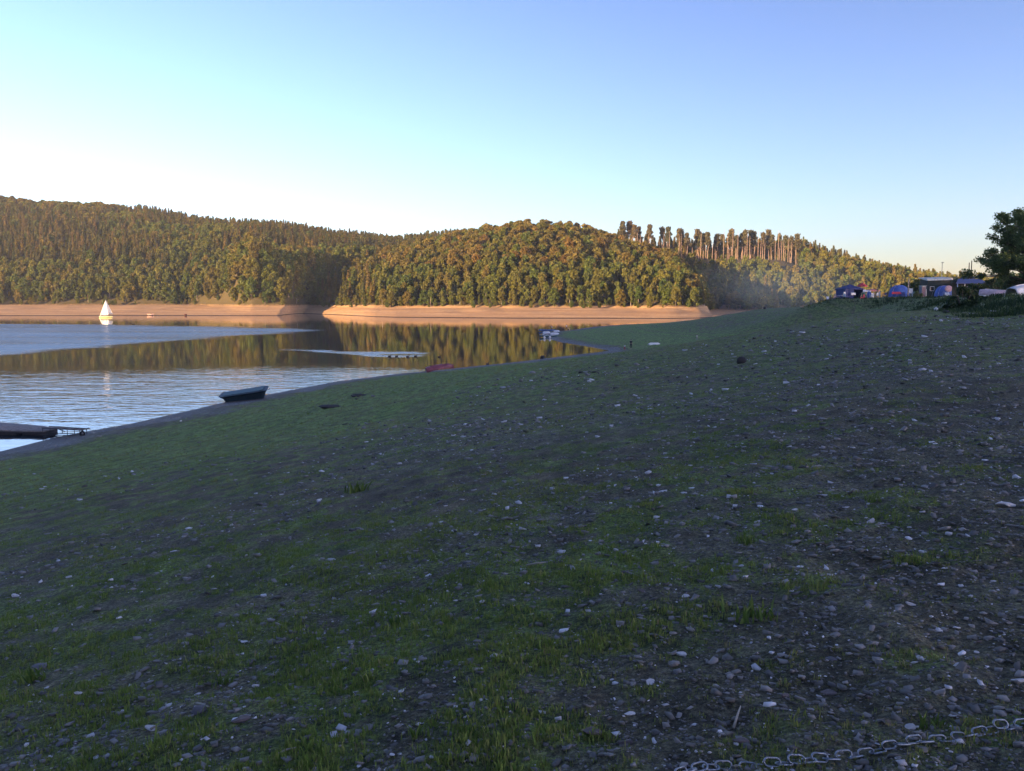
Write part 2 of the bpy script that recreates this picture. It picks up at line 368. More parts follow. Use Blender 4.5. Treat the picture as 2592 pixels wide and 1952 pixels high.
c=mix(t,ramp(t,mth(t,'MULTIPLY',zz,0.1),[(0.50,(0,0,0)),(0.62,(1,1,1))]),sand,floor_)
c=mix(t,ramp(t,mth(t,'MULTIPLY',sx.outputs[2],1.0),[(0.14,(1,1,1)),(0.30,(0,0,0))]),c,(0.045,0.032,0.024))
t.links.new(c,b.inputs['Base Color']); b.inputs['Roughness'].default_value=0.95; b.inputs['Specular IOR Level'].default_value=0.1
bn=N(t,'ShaderNodeBump'); bn.inputs['Strength'].default_value=0.6; bn.inputs['Distance'].default_value=0.5
t.links.new(n2,bn.inputs['Height']); t.links.new(bn.outputs[0],b.inputs['Normal'])
tag(link('hills',raw_mesh('hills',np.stack([HX,HY,HZ],-1),Fc,m,True)),kind='structure')

# ------------------------------------------------------------ water
wy=np.concatenate([np.arange(-260,20,20.0),20*1.0095**np.arange(0,450)]); wy=wy[wy<1400]
wu=np.linspace(-1,1,420)
XX=[];YW=[]
for yv in wy:
    half=max(520,abs(yv)*1.3) if yv<300 else yv*1.3
    XX.append(-half+ (wu+1)/2*(half+ (300 if yv<300 else half))); YW.append(np.full(len(wu),yv))
WX=np.array(XX).ravel(); WYY=np.array(YW).ravel()
PATCH=[wp(a,b_,z=0)[:2] for a,b_ in [(-500,819),(0,819),(300,822),(600,827),(760,831),(835,836),(760,842),(600,852),(400,868),(180,885),(0,903),(-500,915)]]
WAKE=[wp(a,b_,z=0)[:2] for a,b_ in [(690,883),(800,886),(930,890),(1040,889),(1085,894),(1080,900),(1030,905),(960,904),(820,893)]]
pat=seg_dist(WX,WYY,PATCH,True); pat=np.where(inside(WX,WYY,PATCH),pat,-pat)
pat=smooth(-4,9,pat+vnoise(WX,WYY,9)*5+vnoise(WX*0.25,WYY,5)*7*smooth(240,170,WYY+WX*0.3)); pat*=0.8+0.5*vnoise(WX*0.2,WYY,7)
wk=seg_dist(WX,WYY,WAKE,True); wk=np.where(inside(WX,WYY,WAKE),wk,-wk); wk=smooth(-0.3,1.0,wk+vnoise(WX,WYY,3)*1.6)
wk*=np.clip(0.75+vnoise(WX,WYY,2.5)*1.5,0,1); pat=np.maximum(pat,wk)
ss=seg_dist(WX,WYY,SHORE)
nearr=smooth(128,92,WYY+vnoise(WX,WYY,25)*20)*smooth(45,75,WYY)
m,t,b=newmat('lake_water')
geo=N(t,'ShaderNodeNewGeometry'); P=geo.outputs['Position']
mp=N(t,'ShaderNodeMapping'); t.links.new(P,mp.inputs[0]); mp.inputs['Scale'].default_value=(0.45,1.0,1); mp.inputs['Rotation'].default_value=(0,0,-0.12)
w1=noise(t,1.1,3,0.5,mp.outputs[0]); w2=noise(t,0.30,2,0.5,mp.outputs[0])
rp=attr(t,'ruffle'); nr_=attr(t,'chop')
amp=mth(t,'ADD',mth(t,'ADD',mth(t,'MULTIPLY',rp,0.024),mth(t,'MULTIPLY',nr_,0.060)),0.0035)
hgt=mth(t,'MULTIPLY',mth(t,'ADD',w1,mth(t,'MULTIPLY',w2,1.2)),amp)
bn=N(t,'ShaderNodeBump'); bn.inputs['Strength'].default_value=1.0; bn.inputs['Distance'].default_value=1.0
t.links.new(hgt,bn.inputs['Height']); t.links.new(bn.outputs[0],b.inputs['Normal'])
b.inputs['Base Color'].default_value=(0.022,0.030,0.036,1); b.inputs['IOR'].default_value=1.45
t.links.new(mth(t,'ADD',mth(t,'MULTIPLY',rp,0.26),0.03),b.inputs['Roughness'])
nu=len(wu); i=np.arange(len(wy)-1)[:,None]*nu+np.arange(nu-1)[None,:]
Fc=np.stack([i,i+1,i+1+nu,i+nu],-1).reshape(-1,4)
tag(link('water',raw_mesh('water',np.stack([WX,WYY,np.zeros_like(WX)],-1),Fc,m,True,{'ruffle':('POINT',pat),'chop':('POINT',nearr)})),kind='structure')
# ------------------------------------------------------------ trees
def leaf_quads(C,S,rs,up=0.3,asp=1.0):
    """quads centred on C (n,3) with half sizes S (n,), loosely facing outward/up"""
    n=len(C); nrm=rs.normal(size=(n,3)); nrm[:,2]+=up; nrm/=np.linalg.norm(nrm,axis=1)[:,None]
    a=np.cross(nrm,rs.normal(size=(n,3))); a/=np.linalg.norm(a,axis=1)[:,None]; b_=np.cross(nrm,a)
    a=a*S[:,None]; b_=b_*S[:,None]*asp; bend=nrm*S[:,None]*0.25
    V=np.stack([C-a-b_*0.6,C+a*0.9-b_+bend,C+a+b_*0.7,C-a*0.8+b_+bend],1).reshape(-1,3)
    return V,np.arange(4*n).reshape(n,4)
def crown_mesh(name,mat,kind,H,seed,n=700,size=0.55):
    """tree crown of many small leaf-clump faces through its volume; kind: round, birch, spruce, pine"""
    rs=np.random.RandomState(seed); C=[]
    if kind in('round','birch','beech'):
        base=H*(0.12 if kind=='round' else 0.22 if kind=='birch' else 0.15); R=H*(0.30 if kind=='round' else 0.19 if kind=='birch' else 0.34)
        nc=46 if kind!='birch' else 30
        for k in range(nc):
            h=rs.rand()**0.8; zc=base+(H-base)*h*0.93; prof=math.sin(min(1,(h*0.86+0.14))*math.pi)**0.55
            r=R*prof*math.sqrt(rs.rand())*(0.75+0.3*rs.rand()); a=rs.rand()*6.283
            cr=R*(0.17+0.20*rs.rand())*(1.0 if kind!='birch' else 1.1); m_=max(6,n//nc)
            d=rs.normal(size=(m_,3)); d/=np.linalg.norm(d,axis=1)[:,None]; d*=(rs.rand(m_,1)**0.35)*cr; d[:,2]*=0.85 if kind!='birch' else 1.5
            C.append(d+[r*math.cos(a),r*math.sin(a),zc])
    elif kind=='spruce':
        base=H*0.08; nl=13
        for k in range(nl):
            h=(k+0.5)/nl; R=H*0.175*(1-h)**0.85+0.15; m_=int(n/nl*(1.7-1.4*h)); a=rs.rand(m_)*6.283; lob=0.75+0.25*np.cos(a*(5+k%3)+k)
            r=R*lob*rs.rand(m_)**0.5; zc=base+(H-base)*h+(R-r)*0.35+rs.normal(size=m_)*H*0.012-R*0.25
            C.append(np.stack([r*np.cos(a),r*np.sin(a),zc],-1))
        m_=n//25; C.append(np.stack([rs.normal(size=m_)*0.12,rs.normal(size=m_)*0.12,H-rs.rand(m_)*H*0.1],-1))
    elif kind=='pine':
        for k in range(15):
            h=rs.rand(); zc=H*(0.52+0.46*h); r=H*0.10*(1.15-h)*rs.rand()**0.5; a=rs.rand()*6.283; cr=H*(0.05+0.03*rs.rand()); m_=n//15
            d=rs.normal(size=(m_,3)); d/=np.linalg.norm(d,axis=1)[:,None]; d*=(rs.rand(m_,1)**0.4)*cr*np.array([1.2,1.2,0.9])
            C.append(d+[r*math.cos(a),r*math.sin(a),zc])
    C=np.concatenate(C); S=size*(0.55+0.9*rs.rand(len(C)))
    V,Fq=leaf_quads(C,S,rs); tone=rs.rand(len(C))
    return raw_mesh(name,V,Fq,mat,False,{'tone':('FACE',tone)})
def trunk_mesh(name,mat,H,r,seed,limbs=5,top=0.85):
    R=random.Random(seed); mb=MB(); pts=[];rr=[]
    for k in range(6):
        f=k/5; pts.append((R.uniform(-1,1)*H*0.012*k,R.uniform(-1,1)*H*0.012*k,-0.8+(H*top+0.8)*f)); rr.append(r*(1.15-f*0.95))
    mb.tube(pts,rr,7)
    for k in range(limbs):
        f=R.uniform(0.3,0.85); a=R.uniform(0,6.28); p=Vector(pts[0]).lerp(Vector(pts[-1]),f); L=H*0.22*(1.2-f)
        q=p+Vector((math.cos(a)*L,math.sin(a)*L,L*0.7)); mb.tube([p,p.lerp(q,.5)+Vector((0,0,L*.08)),q],[r*0.4,r*0.28,r*0.08],5)
    me=bpy.data.meshes.new(name); me.from_pydata(mb.v,[],mb.f); me.materials.append(mat)
    me.polygons.foreach_set('use_smooth',np.ones(len(me.polygons),bool)); return me
KIN={}
def proto(key,mat,kind,H,seed,n,size,tmat,tr,limbs=5,top=0.85):
    KIN[key]=(crown_mesh(key+'_crown',mat,kind,H,seed,n,size),trunk_mesh(key+'_trunk',tmat,H,tr,seed,limbs,top),H)
for k in range(4): proto('broad%d'%k,BROAD,'round',12.5,10+k,2300,0.32,BARK,0.22)
for k in range(3): proto('beech%d'%k,BEECH,'beech',13.5,20+k,2500,0.34,BARK,0.28)
for k in range(3): proto('birch%d'%k,BROAD,'birch',12.0,30+k,1500,0.29,BIRCH,0.15)
for k in range(3): proto('spruce%d'%k,SPRUCE,'spruce',14.0,40+k,1400,0.33,BARK,0.2,0,0.95)
PINEL=leafmat('pine_needles',[(0.055,0.062,0.026),(0.10,0.080,0.034),(0.060,0.066,0.028),(0.12,0.085,0.040)],0.12)
for k in range(3): proto('pine%d'%k,PINEL,'pine',21.0,50+k,1400,0.36,PINEB,0.24,3,0.86)
def plant(key,name,loc,sc,rz,label,cat,group):
    e=empty(name,loc,rz,label,cat,group); e.scale=sc
    link('crown',KIN[key][0],e); link('trunk',KIN[key][1],e); return e
# candidate trees on a jittered grid over the hills
rs=np.random.RandomState(11); sp=5.9
gx,gy=np.meshgrid(np.arange(-760,420,sp),np.arange(430,1080,sp))
gx=gx.ravel()+rs.uniform(-.42,.42,gx.size)*sp; gy=gy.ravel()+rs.uniform(-.42,.42,gy.size)*sp
z_,own,px_=hill_z(gx,gy)
top=np.select([own==0,own==1,own==2,own==3],[I(px_,LA['kr'],LA['Yr']),I(px_,LB['kr'],LB['Yr']),I(px_,LC['kr'],LC['Yr'])+60,I(px_,LD['kr'],LD['Yr'])])
ok=(z_>np.where(own==0,6.0,4.9)+vnoise(gx,gy,20)*1.0)&(px_>-900)&(px_<2750)&(gy<top+14)
ok|=(own>=2)&(z_>2.2)&(gy<top+14)&(px_<2750)
tops_=HOR-F*(z_+13-HC)/gy
ok&=~((own==2)&(gy<716)&(px_>1560)&(px_<2030)&(tops_<I(px_,LC['kr'],LC['ky'])-2))
plateau=(own==2)&(gy>I(px_,LC['kr'],LC['Yr'])-10)&(px_>1540)&(px_<2010)
ok&=~(plateau&((gy<722)|(vnoise(gx,gy,9)<-0.2)))
gx,gy,z_,own,px_=[a[ok] for a in (gx,gy,z_,own,px_)]
ny=HOR-F*(z_-HC)/gy
r1=rs.rand(len(gx)); cl=vnoise(gx,gy,60)+0.25*vnoise(gx,gy,15)
kind=np.zeros(len(gx),int)   # 0 broad 1 beech 2 birch 3 spruce
con=(own==0)&((gy>700)|(px_<-200))&(cl>-0.22)
kind=np.where(con&(r1<0.85),3,0)
kind=np.where((own==0)&(gy<690)&(r1<0.45),2,kind)
kind=np.where((own==0)&(ny<560)&(px_<330),np.where(r1<.6,0,1),kind)
kind=np.where((own==1)&(z_>22)&(r1<0.62),1,kind)
kind=np.where((own==1)&(z_<=22)&(r1<0.55),2,kind)
kind=np.where((own==1)&(px_<960)&(r1>0.4),3,kind)  # darker spruce chosen to put the cove's shade into the foliage colour
kind=np.where((own==2)&(r1<0.6),np.where(r1<.2,3,2),kind)
kind=np.where((own==2)&(gy>715),3,kind); kind=np.where((own==3)&(r1<0.8),3,kind)
var=rs.randint(0,3,len(gx)); KN=['broad','beech','birch','spruce']
scl=0.82+0.40*rs.rand(len(gx)); scl*=np.where(own==1,0.98,1.0)*np.where(own==0,1.06,1.0)*np.where((z_<9),0.80,1.0)
scl*=np.where((own==2)|(own==3),1.1,1.0)
yaw=rs.rand(len(gx))*6.283; size_px=scl/gy
vis=(px_>-40)&(px_<2200)
# largest in the photo: individual things
rank=np.where(vis,-size_px*(1+0.8*smooth(16,6,z_)),9)
single=np.zeros(len(gx),bool)
for sel,lim in ((kind<=2,295),(kind==3,120)):
    idx=np.where(sel&vis)[0]; idx=idx[np.argsort(rank[idx])][:lim]; single[idx]=True
def place_words(p,o_,z):
    row='in the front row' if z<8 else 'behind the front row' if z<13 else 'up the slope'
    if o_==0: w='left wood, '+('left of the sailboat' if p<200 else 'behind the sailboat' if p<340 else 'right of the sailboat' if p<560 else 'by the cove')
    elif o_==1: w='middle headland, '+('shaded cove' if p<960 else 'left end' if p<1150 else 'left half' if p<1330 else 'under the summit' if p<1500 else 'right half' if p<1650 else 'right tip')
    elif o_==2: w='shaded wood, '+('beside the headland tip' if p<1950 else 'left of the camp')
    else: w='far right hill behind the camp'
    return '%s of the %s'%(row,w)
KD=[('broadleaf_tree','round green broadleaf tree','broadleaf tree'),('beech_tree','bronze tinted broad tree','beech tree'),('birch_tree','slim pale trunked birch','birch tree'),('spruce_tree','narrow pointed spruce','spruce')]
for i in np.where(single)[0]:
    nm,lb,ct=KD[kind[i]]; key=KN[kind[i]]+str(var[i])
    s_=float(scl[i]); plant(key,nm,(gx[i],gy[i],z_[i]-0.3),(s_*1.05,s_*1.05,s_),yaw[i],lb+' '+place_words(px_[i],own[i],z_[i]),ct,'trees of the woods across the lake')
rest=~single
def scatter(name,pts,yaws,scales,vars_,sources,kind_='stuff',label=None,cat=None):
    me=bpy.data.meshes.new(name); me.vertices.add(len(pts)); me.vertices.foreach_set('co',np.asarray(pts,np.float32).ravel())
    a=me.attributes.new('yaw','FLOAT','POINT'); a.data.foreach_set('value',np.asarray(yaws,np.float32))
    a=me.attributes.new('scl','FLOAT','POINT'); a.data.foreach_set('value',np.asarray(scales,np.float32))
    a=me.attributes.new('var','INT','POINT'); a.data.foreach_set('value',np.asarray(vars_,np.int32))
    o=link(name,me); tag(o,label,cat,None,kind_)
    ng=bpy.data.node_groups.new(name,'GeometryNodeTree')
    ng.interface.new_socket('Geometry',in_out='INPUT',socket_type='NodeSocketGeometry'); ng.interface.new_socket('Geometry',in_out='OUTPUT',socket_type='NodeSocketGeometry')
    gi=ng.nodes.new('NodeGroupInput'); go=ng.nodes.new('NodeGroupOutput'); jn=ng.nodes.new('GeometryNodeJoinGeometry')
    def na(nm,ty):
        n=ng.nodes.new('GeometryNodeInputNamedAttribute'); n.data_type=ty; n.inputs['Name'].default_value=nm; return n.outputs['Attribute']
    ya,sa,va=na('yaw','FLOAT'),na('scl','FLOAT'),na('var','INT')
    cx=ng.nodes.new('ShaderNodeCombineXYZ'); ng.links.new(ya,cx.inputs[2])
    for k,src in enumerate(sources):
        oi=ng.nodes.new('GeometryNodeObjectInfo'); oi.inputs['Object'].default_value=src; oi.inputs['As Instance'].default_value=True
        ip=ng.nodes.new('GeometryNodeInstanceOnPoints'); cp=ng.nodes.new('FunctionNodeCompare'); cp.data_type='INT'; cp.operation='EQUAL'
        ng.links.new(va,cp.inputs[2]); cp.inputs[3].default_value=k
        ng.links.new(gi.outputs[0],ip.inputs['Points']); ng.links.new(cp.outputs[0],ip.inputs['Selection'])
        ng.links.new(oi.outputs['Geometry'],ip.inputs['Instance']); ng.links.new(cx.outputs[0],ip.inputs['Rotation']); ng.links.new(sa,ip.inputs['Scale'])
        ng.links.new(ip.outputs[0],jn.inputs[0])
    ng.links.new(jn.outputs[0],go.inputs[0])
    md=o.modifiers.new('scatter','NODES'); md.node_group=ng; return o
srcs=[];order=[(a,v_) for a in range(4) for v_ in range(3)]
for a,v_ in order:
    me=KIN[KN[a]+str(v_)][0]
    s_=[o for o in bpy.data.objects if o.data==me]
    if not s_:
        i=np.where(rest&(kind==a)&vis)[0][0]; rest[i]=False
        e=plant(KN[a]+str(v_),KD[a][0],(gx[i],gy[i],z_[i]-0.3),(1,1,1),0,KD[a][1]+' '+place_words(px_[i],own[i],z_[i]),KD[a][2],'trees of the woods across the lake')
        s_=[o for o in bpy.data.objects if o.data==me]
    srcs.append(s_[0])
scatter('forest',np.stack([gx,gy,z_-0.3],-1)[rest],yaw[rest],scl[rest],(kind*3+var)[rest],srcs,'stuff','dense mixed wood covering the hills across the lake','woodland')
ux,uy=np.meshgrid(np.arange(-520,330,4.2),np.arange(440,760,4.2)); ux=ux.ravel()+rs.uniform(-2,2,ux.size); uy=uy.ravel()+rs.uniform(-2,2,uy.size)
uz,uo,up=hill_z(ux,uy); th_=np.where(uo==0,5.6,4.5)+vnoise(ux,uy,16)*0.9
k_=(uz>th_)&(uz<th_+np.where((uo==0)&(up>540),30,7))&(up>-200)&(up<2200)&(rs.rand(len(ux))<0.8)
ux,uy,uz=ux[k_],uy[k_],uz[k_]
scatter('undergrowth',np.stack([ux,uy,uz-0.4],-1),rs.rand(len(ux))*6.283,0.22+0.28*rs.rand(len(ux)),rs.randint(0,4,len(ux)),[srcs[0],srcs[1],srcs[2],srcs[6]],'stuff','low bushes and saplings along the foot of the woods across the lake','undergrowth')
print('trees',len(gx),'single',single.sum())
# the thinned row of tall pines and bare dead trunks on the ridge
R=random.Random(8)
def ridge_xyz(px,Y):
    x=(px-CX)/F*Y; z,_,_=hill_z(np.array([x]),np.array([float(Y)])); return (x,Y,float(z[0])-0.3)
pp=[1575,1592,1600,1612,1622,1640,1652,1668,1690,1702,1712,1722,1735,1742,1758,1766,1772,1786,1806,1812,1822,1838,1845,1855,1868,1880,1895,1905,1925,1935,1945,1980,1988,1996,2003,2008]
for q,p in enumerate(pp):
    for rep in range(2):
        Y=R.uniform(712,745) if rep else R.uniform(698,715)
        if (rep and R.random()<0.6) or (not rep and R.random()<0.22): continue
        px=p+R.uniform(-4,4); s_=R.uniform(0.85,1.12)*(1.08 if px>1930 else 1)
        side='at the left end of the ridge' if px<1680 else 'mid ridge' if px<1850 else 'at the right end of the ridge'
        plant('pine%d'%(q%3),'pine_tree',ridge_xyz(px,Y),(s_,s_,s_),R.uniform(0,6),'tall pine %s, %s'%(side,'front line' if not rep else 'behind the front line'),'pine tree','pines standing in a row on the ridge')
tp=[(1598,600,628),(1610,592,628),(1617,598,630),(1622,608,630),(1637,595,630),(1641,603,630),(1664,604,650),(1676,590,618),(1690,588,620),(1714,597,632),(1720,594,634),(1735,627,652),(1748,628,656),(1769,586,658),(1782,618,660),(1798,615,660),(1806,632,658),(1826,583,625),(1836,590,632),(1849,582,650),(1858,630,665),(1862,585,615),(1874,626,640),(1885,594,652),(1892,600,650),(1913,588,650),(1919,612,645),(1929,616,655),(1940,635,648),(1956,600,640),(1963,585,660),(1966,630,652),(1972,606,660),(1977,610,660),(1988,608,655),(1997,615,660),(2008,628,664),(2041,645,664),(1968,612,655),(1992,640,660)]
for q,(px,yt,yb) in enumerate(tp):
    Y=R.uniform(688,700); x,Y_,z=ridge_xyz(px,Y); zt=HC+(HOR-yt)/F*Y; H=max(4,zt-z)
    mb=MB(); lean=R.uniform(-.3,.3); mb.tube([(0,0,-0.5),(lean*.5,0,H*.5),(lean,0,H)],[0.22,0.17,0.07],6)
    for k in range(R.randint(3,9)):
        h=H*R.uniform(.5,.97); a=R.uniform(0,6.28); mb.tube([(lean*h/H,0,h),(lean*h/H+math.cos(a)*.7,math.sin(a)*.7,h+.15)],[0.05,0.02],4)
    o=mb.build('dead_trunk',PINEB,None,True,loc=(x,Y_,z))
    ln='short broken' if H<9 else 'tall'
    tag(o,'%s bare pinkish trunk standing %s on the ridge'%(ln,'among the left pines' if px<1700 else 'in the middle clearing' if px<1850 else 'among the right pines' if px<2020 else 'alone right of the last pines'),'dead trunk','bare trunks on the ridge')
# ------------------------------------------------------------ foreground: shale, gravel, grass, weeds
def stone_mesh(name,mat,seed,flat=0.4,jag=0.35):
    rs=np.random.RandomState(seed); import bmesh
    bm=bmesh.new(); bmesh.ops.create_icosphere(bm,subdivisions=2,radius=0.5)
    cuts=[(rs.normal(size=3),rs.uniform(0.24,0.42)) for _ in range(9)]
    for v in bm.verts:
        p=np.array(v.co)
        for nrm,d in cuts:
            nn=nrm/np.linalg.norm(nrm); q=p@nn
            if q>d: p=p-nn*(q-d)*0.9
        p=p*(1+rs.uniform(-.05,.05)*jag); p[2]*=flat; v.co=p
    me=bpy.data.meshes.new(name); bm.to_mesh(me); bm.free(); me.materials.append(mat)
    return me
def stonemat(name,col,col2,rough=0.75):
    m,t,b=newmat(name); tc=N(t,'ShaderNodeTexCoord'); oi=N(t,'ShaderNodeObjectInfo')
    n1=noise(t,3,6,0.7,tc.outputs['Object']); n2=noise(t,14,4,0.7,tc.outputs['Object'])
    c=mix(t,ramp(t,n1,[(0.35,(0,0,0)),(0.68,(1,1,1))]),col,col2)
    c=mix(t,mth(t,'MULTIPLY',n2,0.45),c,tuple(x*0.35 for x in col))
    hs=N(t,'ShaderNodeHueSaturation'); t.links.new(c,hs.inputs['Color']); t.links.new(mth(t,'MULTIPLY_ADD',oi.outputs['Random'],0.5,0.75),hs.inputs['Value'])
    t.links.new(hs.outputs[0],b.inputs['Base Color']); b.inputs['Roughness'].default_value=rough
    bn=N(t,'ShaderNodeBump'); bn.inputs['Strength'].default_value=0.5; bn.inputs['Distance'].default_value=0.05
    t.links.new(n2,bn.inputs['Height']); t.links.new(bn.outputs[0],b.inputs['Normal']); return m
SW=stonemat('white_quartz',(0.62,0.58,0.56),(0.80,0.76,0.74)); SG=stonemat('grey_shale',(0.13,0.12,0.13),(0.24,0.22,0.23)); SB=stonemat('brown_shale',(0.11,0.085,0.08),(0.22,0.165,0.15))
SM={c:[stone_mesh('%s_stone_%d'%(c,k),mt,60+k*3+len(c),fl) for k,fl in enumerate((0.3,0.42,0.6,0.25))] for c,mt in (('white',SW),('grey',SG),('brown',SB))}
def ground_detail(x,y):
    z,_,_=near_z(x,y); fd=smooth(60,15,np.hypot(x,y))
    return z+fd*(vnoise(x,y,0.6)*0.05+vnoise(x,y,0.21)*0.034+vnoise(x,y,0.08)*0.020)+smooth(16,8,np.hypot(x,y))*vnoise(x,y,0.035)*0.010
def gd(x,y): return float(ground_detail(np.array([float(x)]),np.array([float(y)]))[0])
# stones one can point to: photo-overview position (2212 wide), width px, colour
K=2592/2212
NOT=[(546,1300,12,'white'),(170,1503,16,'white'),(228,1565,18,'grey'),(270,1568,20,'grey'),(326,1580,26,'white'),(527,1393,18,'white'),(738,1587,18,'grey'),(770,1500,16,'white'),
(915,1530,18,'grey'),(847,1645,16,'white'),(1007,1560,12,'white'),(1125,1587,22,'grey'),(1277,1577,46,'brown'),(1360,1537,24,'white'),(1405,1470,30,'white'),(1471,1404,24,'white'),(1375,1430,20,'grey'),
(1350,1240,18,'grey'),(1480,1285,18,'white'),(1637,1130,16,'white'),(1717,1105,14,'white'),(1678,1337,20,'grey'),(1967,1320,20,'white'),(2070,1450,24,'white'),(2170,1090,46,'white'),(2145,1253,14,'white'),
(2065,1365,20,'white'),(1975,1435,18,'white'),(1795,1425,24,'grey'),(1770,1490,12,'white'),(1695,1500,22,'brown'),(1790,1483,36,'brown'),(1920,1500,18,'grey'),(2060,1545,22,'white'),(2200,1462,26,'white'),(1965,1565,24,'white'),
(1245,1365,14,'white'),(1100,1395,12,'white'),(985,1308,14,'white'),(462,1270,16,'white'),(375,1197,14,'white'),(265,1275,16,'grey'),(800,982,8,'white'),(608,1070,10,'white'),(1268,936,8,'white'),(1335,870,8,'white'),(963,1100,10,'white'),
(80,1448,44,'grey'),(135,1604,36,'grey'),(432,1548,40,'grey'),(520,1572,40,'brown'),(35,1290,20,'white'),(40,1337,16,'white'),(1600,1600,36,'brown'),(1930,1285,16,'grey'),(2110,1405,16,'white'),(2180,1350,20,'white'),(1350,1590,34,'brown'),
(1915,1260,30,'grey'),(1500,1560,14,'white'),(1385,1280,20,'brown'),(1040,1310,14,'white'),(690,1080,12,'white'),(870,1195,12,'white'),(780,1225,12,'white'),(1330,1190,12,'white'),(600,1145,12,'grey'),(150,1245,14,'white'),(1600,1230,14,'white'),(2040,1230,16,'white'),(1850,1130,14,'white')]
SHP=['thin flat','flat','chunky','sliver of a']
def zone(px,py):
    v='bottom edge' if py>1800 else 'lower slope' if py>1550 else 'middle of the slope' if py>1300 else 'upper slope'
    h='far left' if px<520 else 'left' if px<1040 else 'centre' if px<1560 else 'right' if px<2080 else 'far right'
    return '%s %s of the bank'%(h,v) if v!='middle of the slope' else 'mid slope at the %s'%h
def put_stone(px,py,w,c,rs,k=None,label=None):
    p=hit(px,py); d=(p-Vector((0,0,HC))).length; sz=w/F*d; k=rs.randint(0,4) if k is None else k
    o=link('stone',SM[c][k]); o.location=(p.x,p.y,gd(p.x,p.y)+sz*0.08); asp=rs.uniform(0.6,0.95)
    o.scale=(sz,sz*asp,sz*rs.uniform(0.7,1.1)); o.rotation_euler=(rs.uniform(-.25,.25),rs.uniform(-.25,.25),rs.uniform(-.6,.6))
    tag(o,label or '%s %s stone lying loose, %s'%(SHP[k],c,zone(px,py)),'stone','loose stones on the near bank'); return o
rs=np.random.RandomState(77)
for (a,b_,w,c) in NOT:
    big='big ' if w>34 else ''
    k=0 if w>34 else None
    o=put_stone(a*K,b_*K,w*K*1.05,c,rs,k)
    if big: o['label']='large flat %s stone, %s'%(c,zone(a*K,b_*K))
taken=len(NOT)
# more single stones, the largest of the scatter
for q in range(300-taken):
    px=rs.uniform(10,2580); py=1130+820*rs.rand()**0.75
    if py<1130+ (2592-px)*0.05: continue
    w=rs.uniform(7,15)*(0.7+0.6*(py-1130)/820)
    c='white' if rs.rand()<0.16 else 'grey' if rs.rand()<0.6 else 'brown'
    if c=='white': w*=0.75
    put_stone(px,py,w,c,rs)
# the rest of the shale: one mesh
def seg_angle(n,rmin,rmax,pw,half=40):
    a=np.radians(rs.uniform(-half,half,n)); r=rmin*(rmax/rmin)**(rs.rand(n)**pw); return r*np.sin(a),r*np.cos(a),r
def boxes(x,y,z,sx,sy,sz,rs):
    """irregular flat slabs, 8 corners each"""
    n=len(x); base=np.array([(a,b_,c) for c in(-1,1) for (a,b_) in((-1,-1),(1,-1),(1,1),(-1,1))],float)
    V=base[None]*(0.75+0.5*rs.rand(n,8,1))*np.stack([sx,sy,sz],-1)[:,None,:]*0.5; V+=rs.normal(size=V.shape)*0.07*sx[:,None,None]
    a=rs.rand(n)*6.283; ca,sa=np.cos(a)[:,None],np.sin(a)[:,None]; tl=rs.normal(size=(n,1))*0.25
    X=V[...,0]*ca-V[...,1]*sa; Y=V[...,0]*sa+V[...,1]*ca; Z=V[...,2]+V[...,0]*tl
    V=np.stack([X+x[:,None],Y+y[:,None],Z+z[:,None]],-1).reshape(-1,3)
    Fq=np.array([(0,3,2,1),(4,5,6,7),(0,1,5,4),(1,2,6,5),(2,3,7,6),(3,0,4,7)]); Fq=(np.arange(n)[:,None,None]*8+Fq[None]).reshape(-1,4)
    return V,Fq
x,y,r=seg_angle(150000,2.1,70,1.0)
_,s_,b_=near_z(x,y); stony=vnoise(s_*3,x*0.15,2.6)*0.9+vnoise(x,y,6)*0.8+0.5*vnoise(x,y,1.5)+0.45*smooth(0.05,0.5,x/y)*smooth(70,20,r)+0.35*smooth(22,40,s_)-0.8*smooth(30,14,s_)
keep=(s_>3)&(b_<-3)&(rs.rand(len(x))<np.clip(0.02+stony*0.75,0.015,1)); x,y,r=x[keep],y[keep],r[keep]
u_=rs.rand(len(x)); sz=r*0.0012+0.004+0.017*u_**9+r*0.0035*u_**9
z=ground_detail(x,y)+sz*0.05
V,Fq=boxes(x,y,z,sz,sz*rs.uniform(.5,.95,len(x)),sz*rs.uniform(.18,.5,len(x)),rs)
tn=np.where(rs.rand(len(x))<0.06,0.75+0.25*rs.rand(len(x)),0.08+0.42*rs.rand(len(x))**1.3)
m,t,b=newmat('shale_gravel'); c=ramp(t,attr(t,'tone'),[(0.0,(0.055,0.050,0.045)),(0.25,(0.14,0.128,0.110)),(0.45,(0.26,0.235,0.210)),(0.70,(0.34,0.32,0.32)),(1.0,(0.72,0.69,0.69))])
t.links.new(c,b.inputs['Base Color']); b.inputs['Roughness'].default_value=0.75
tag(link('gravel',raw_mesh('gravel',V,Fq,m,False,{'tone':('FACE',np.repeat(tn,6))})),'grey and white shale chips strewn over the bank','gravel',None,'stuff')
print('gravel',len(x))
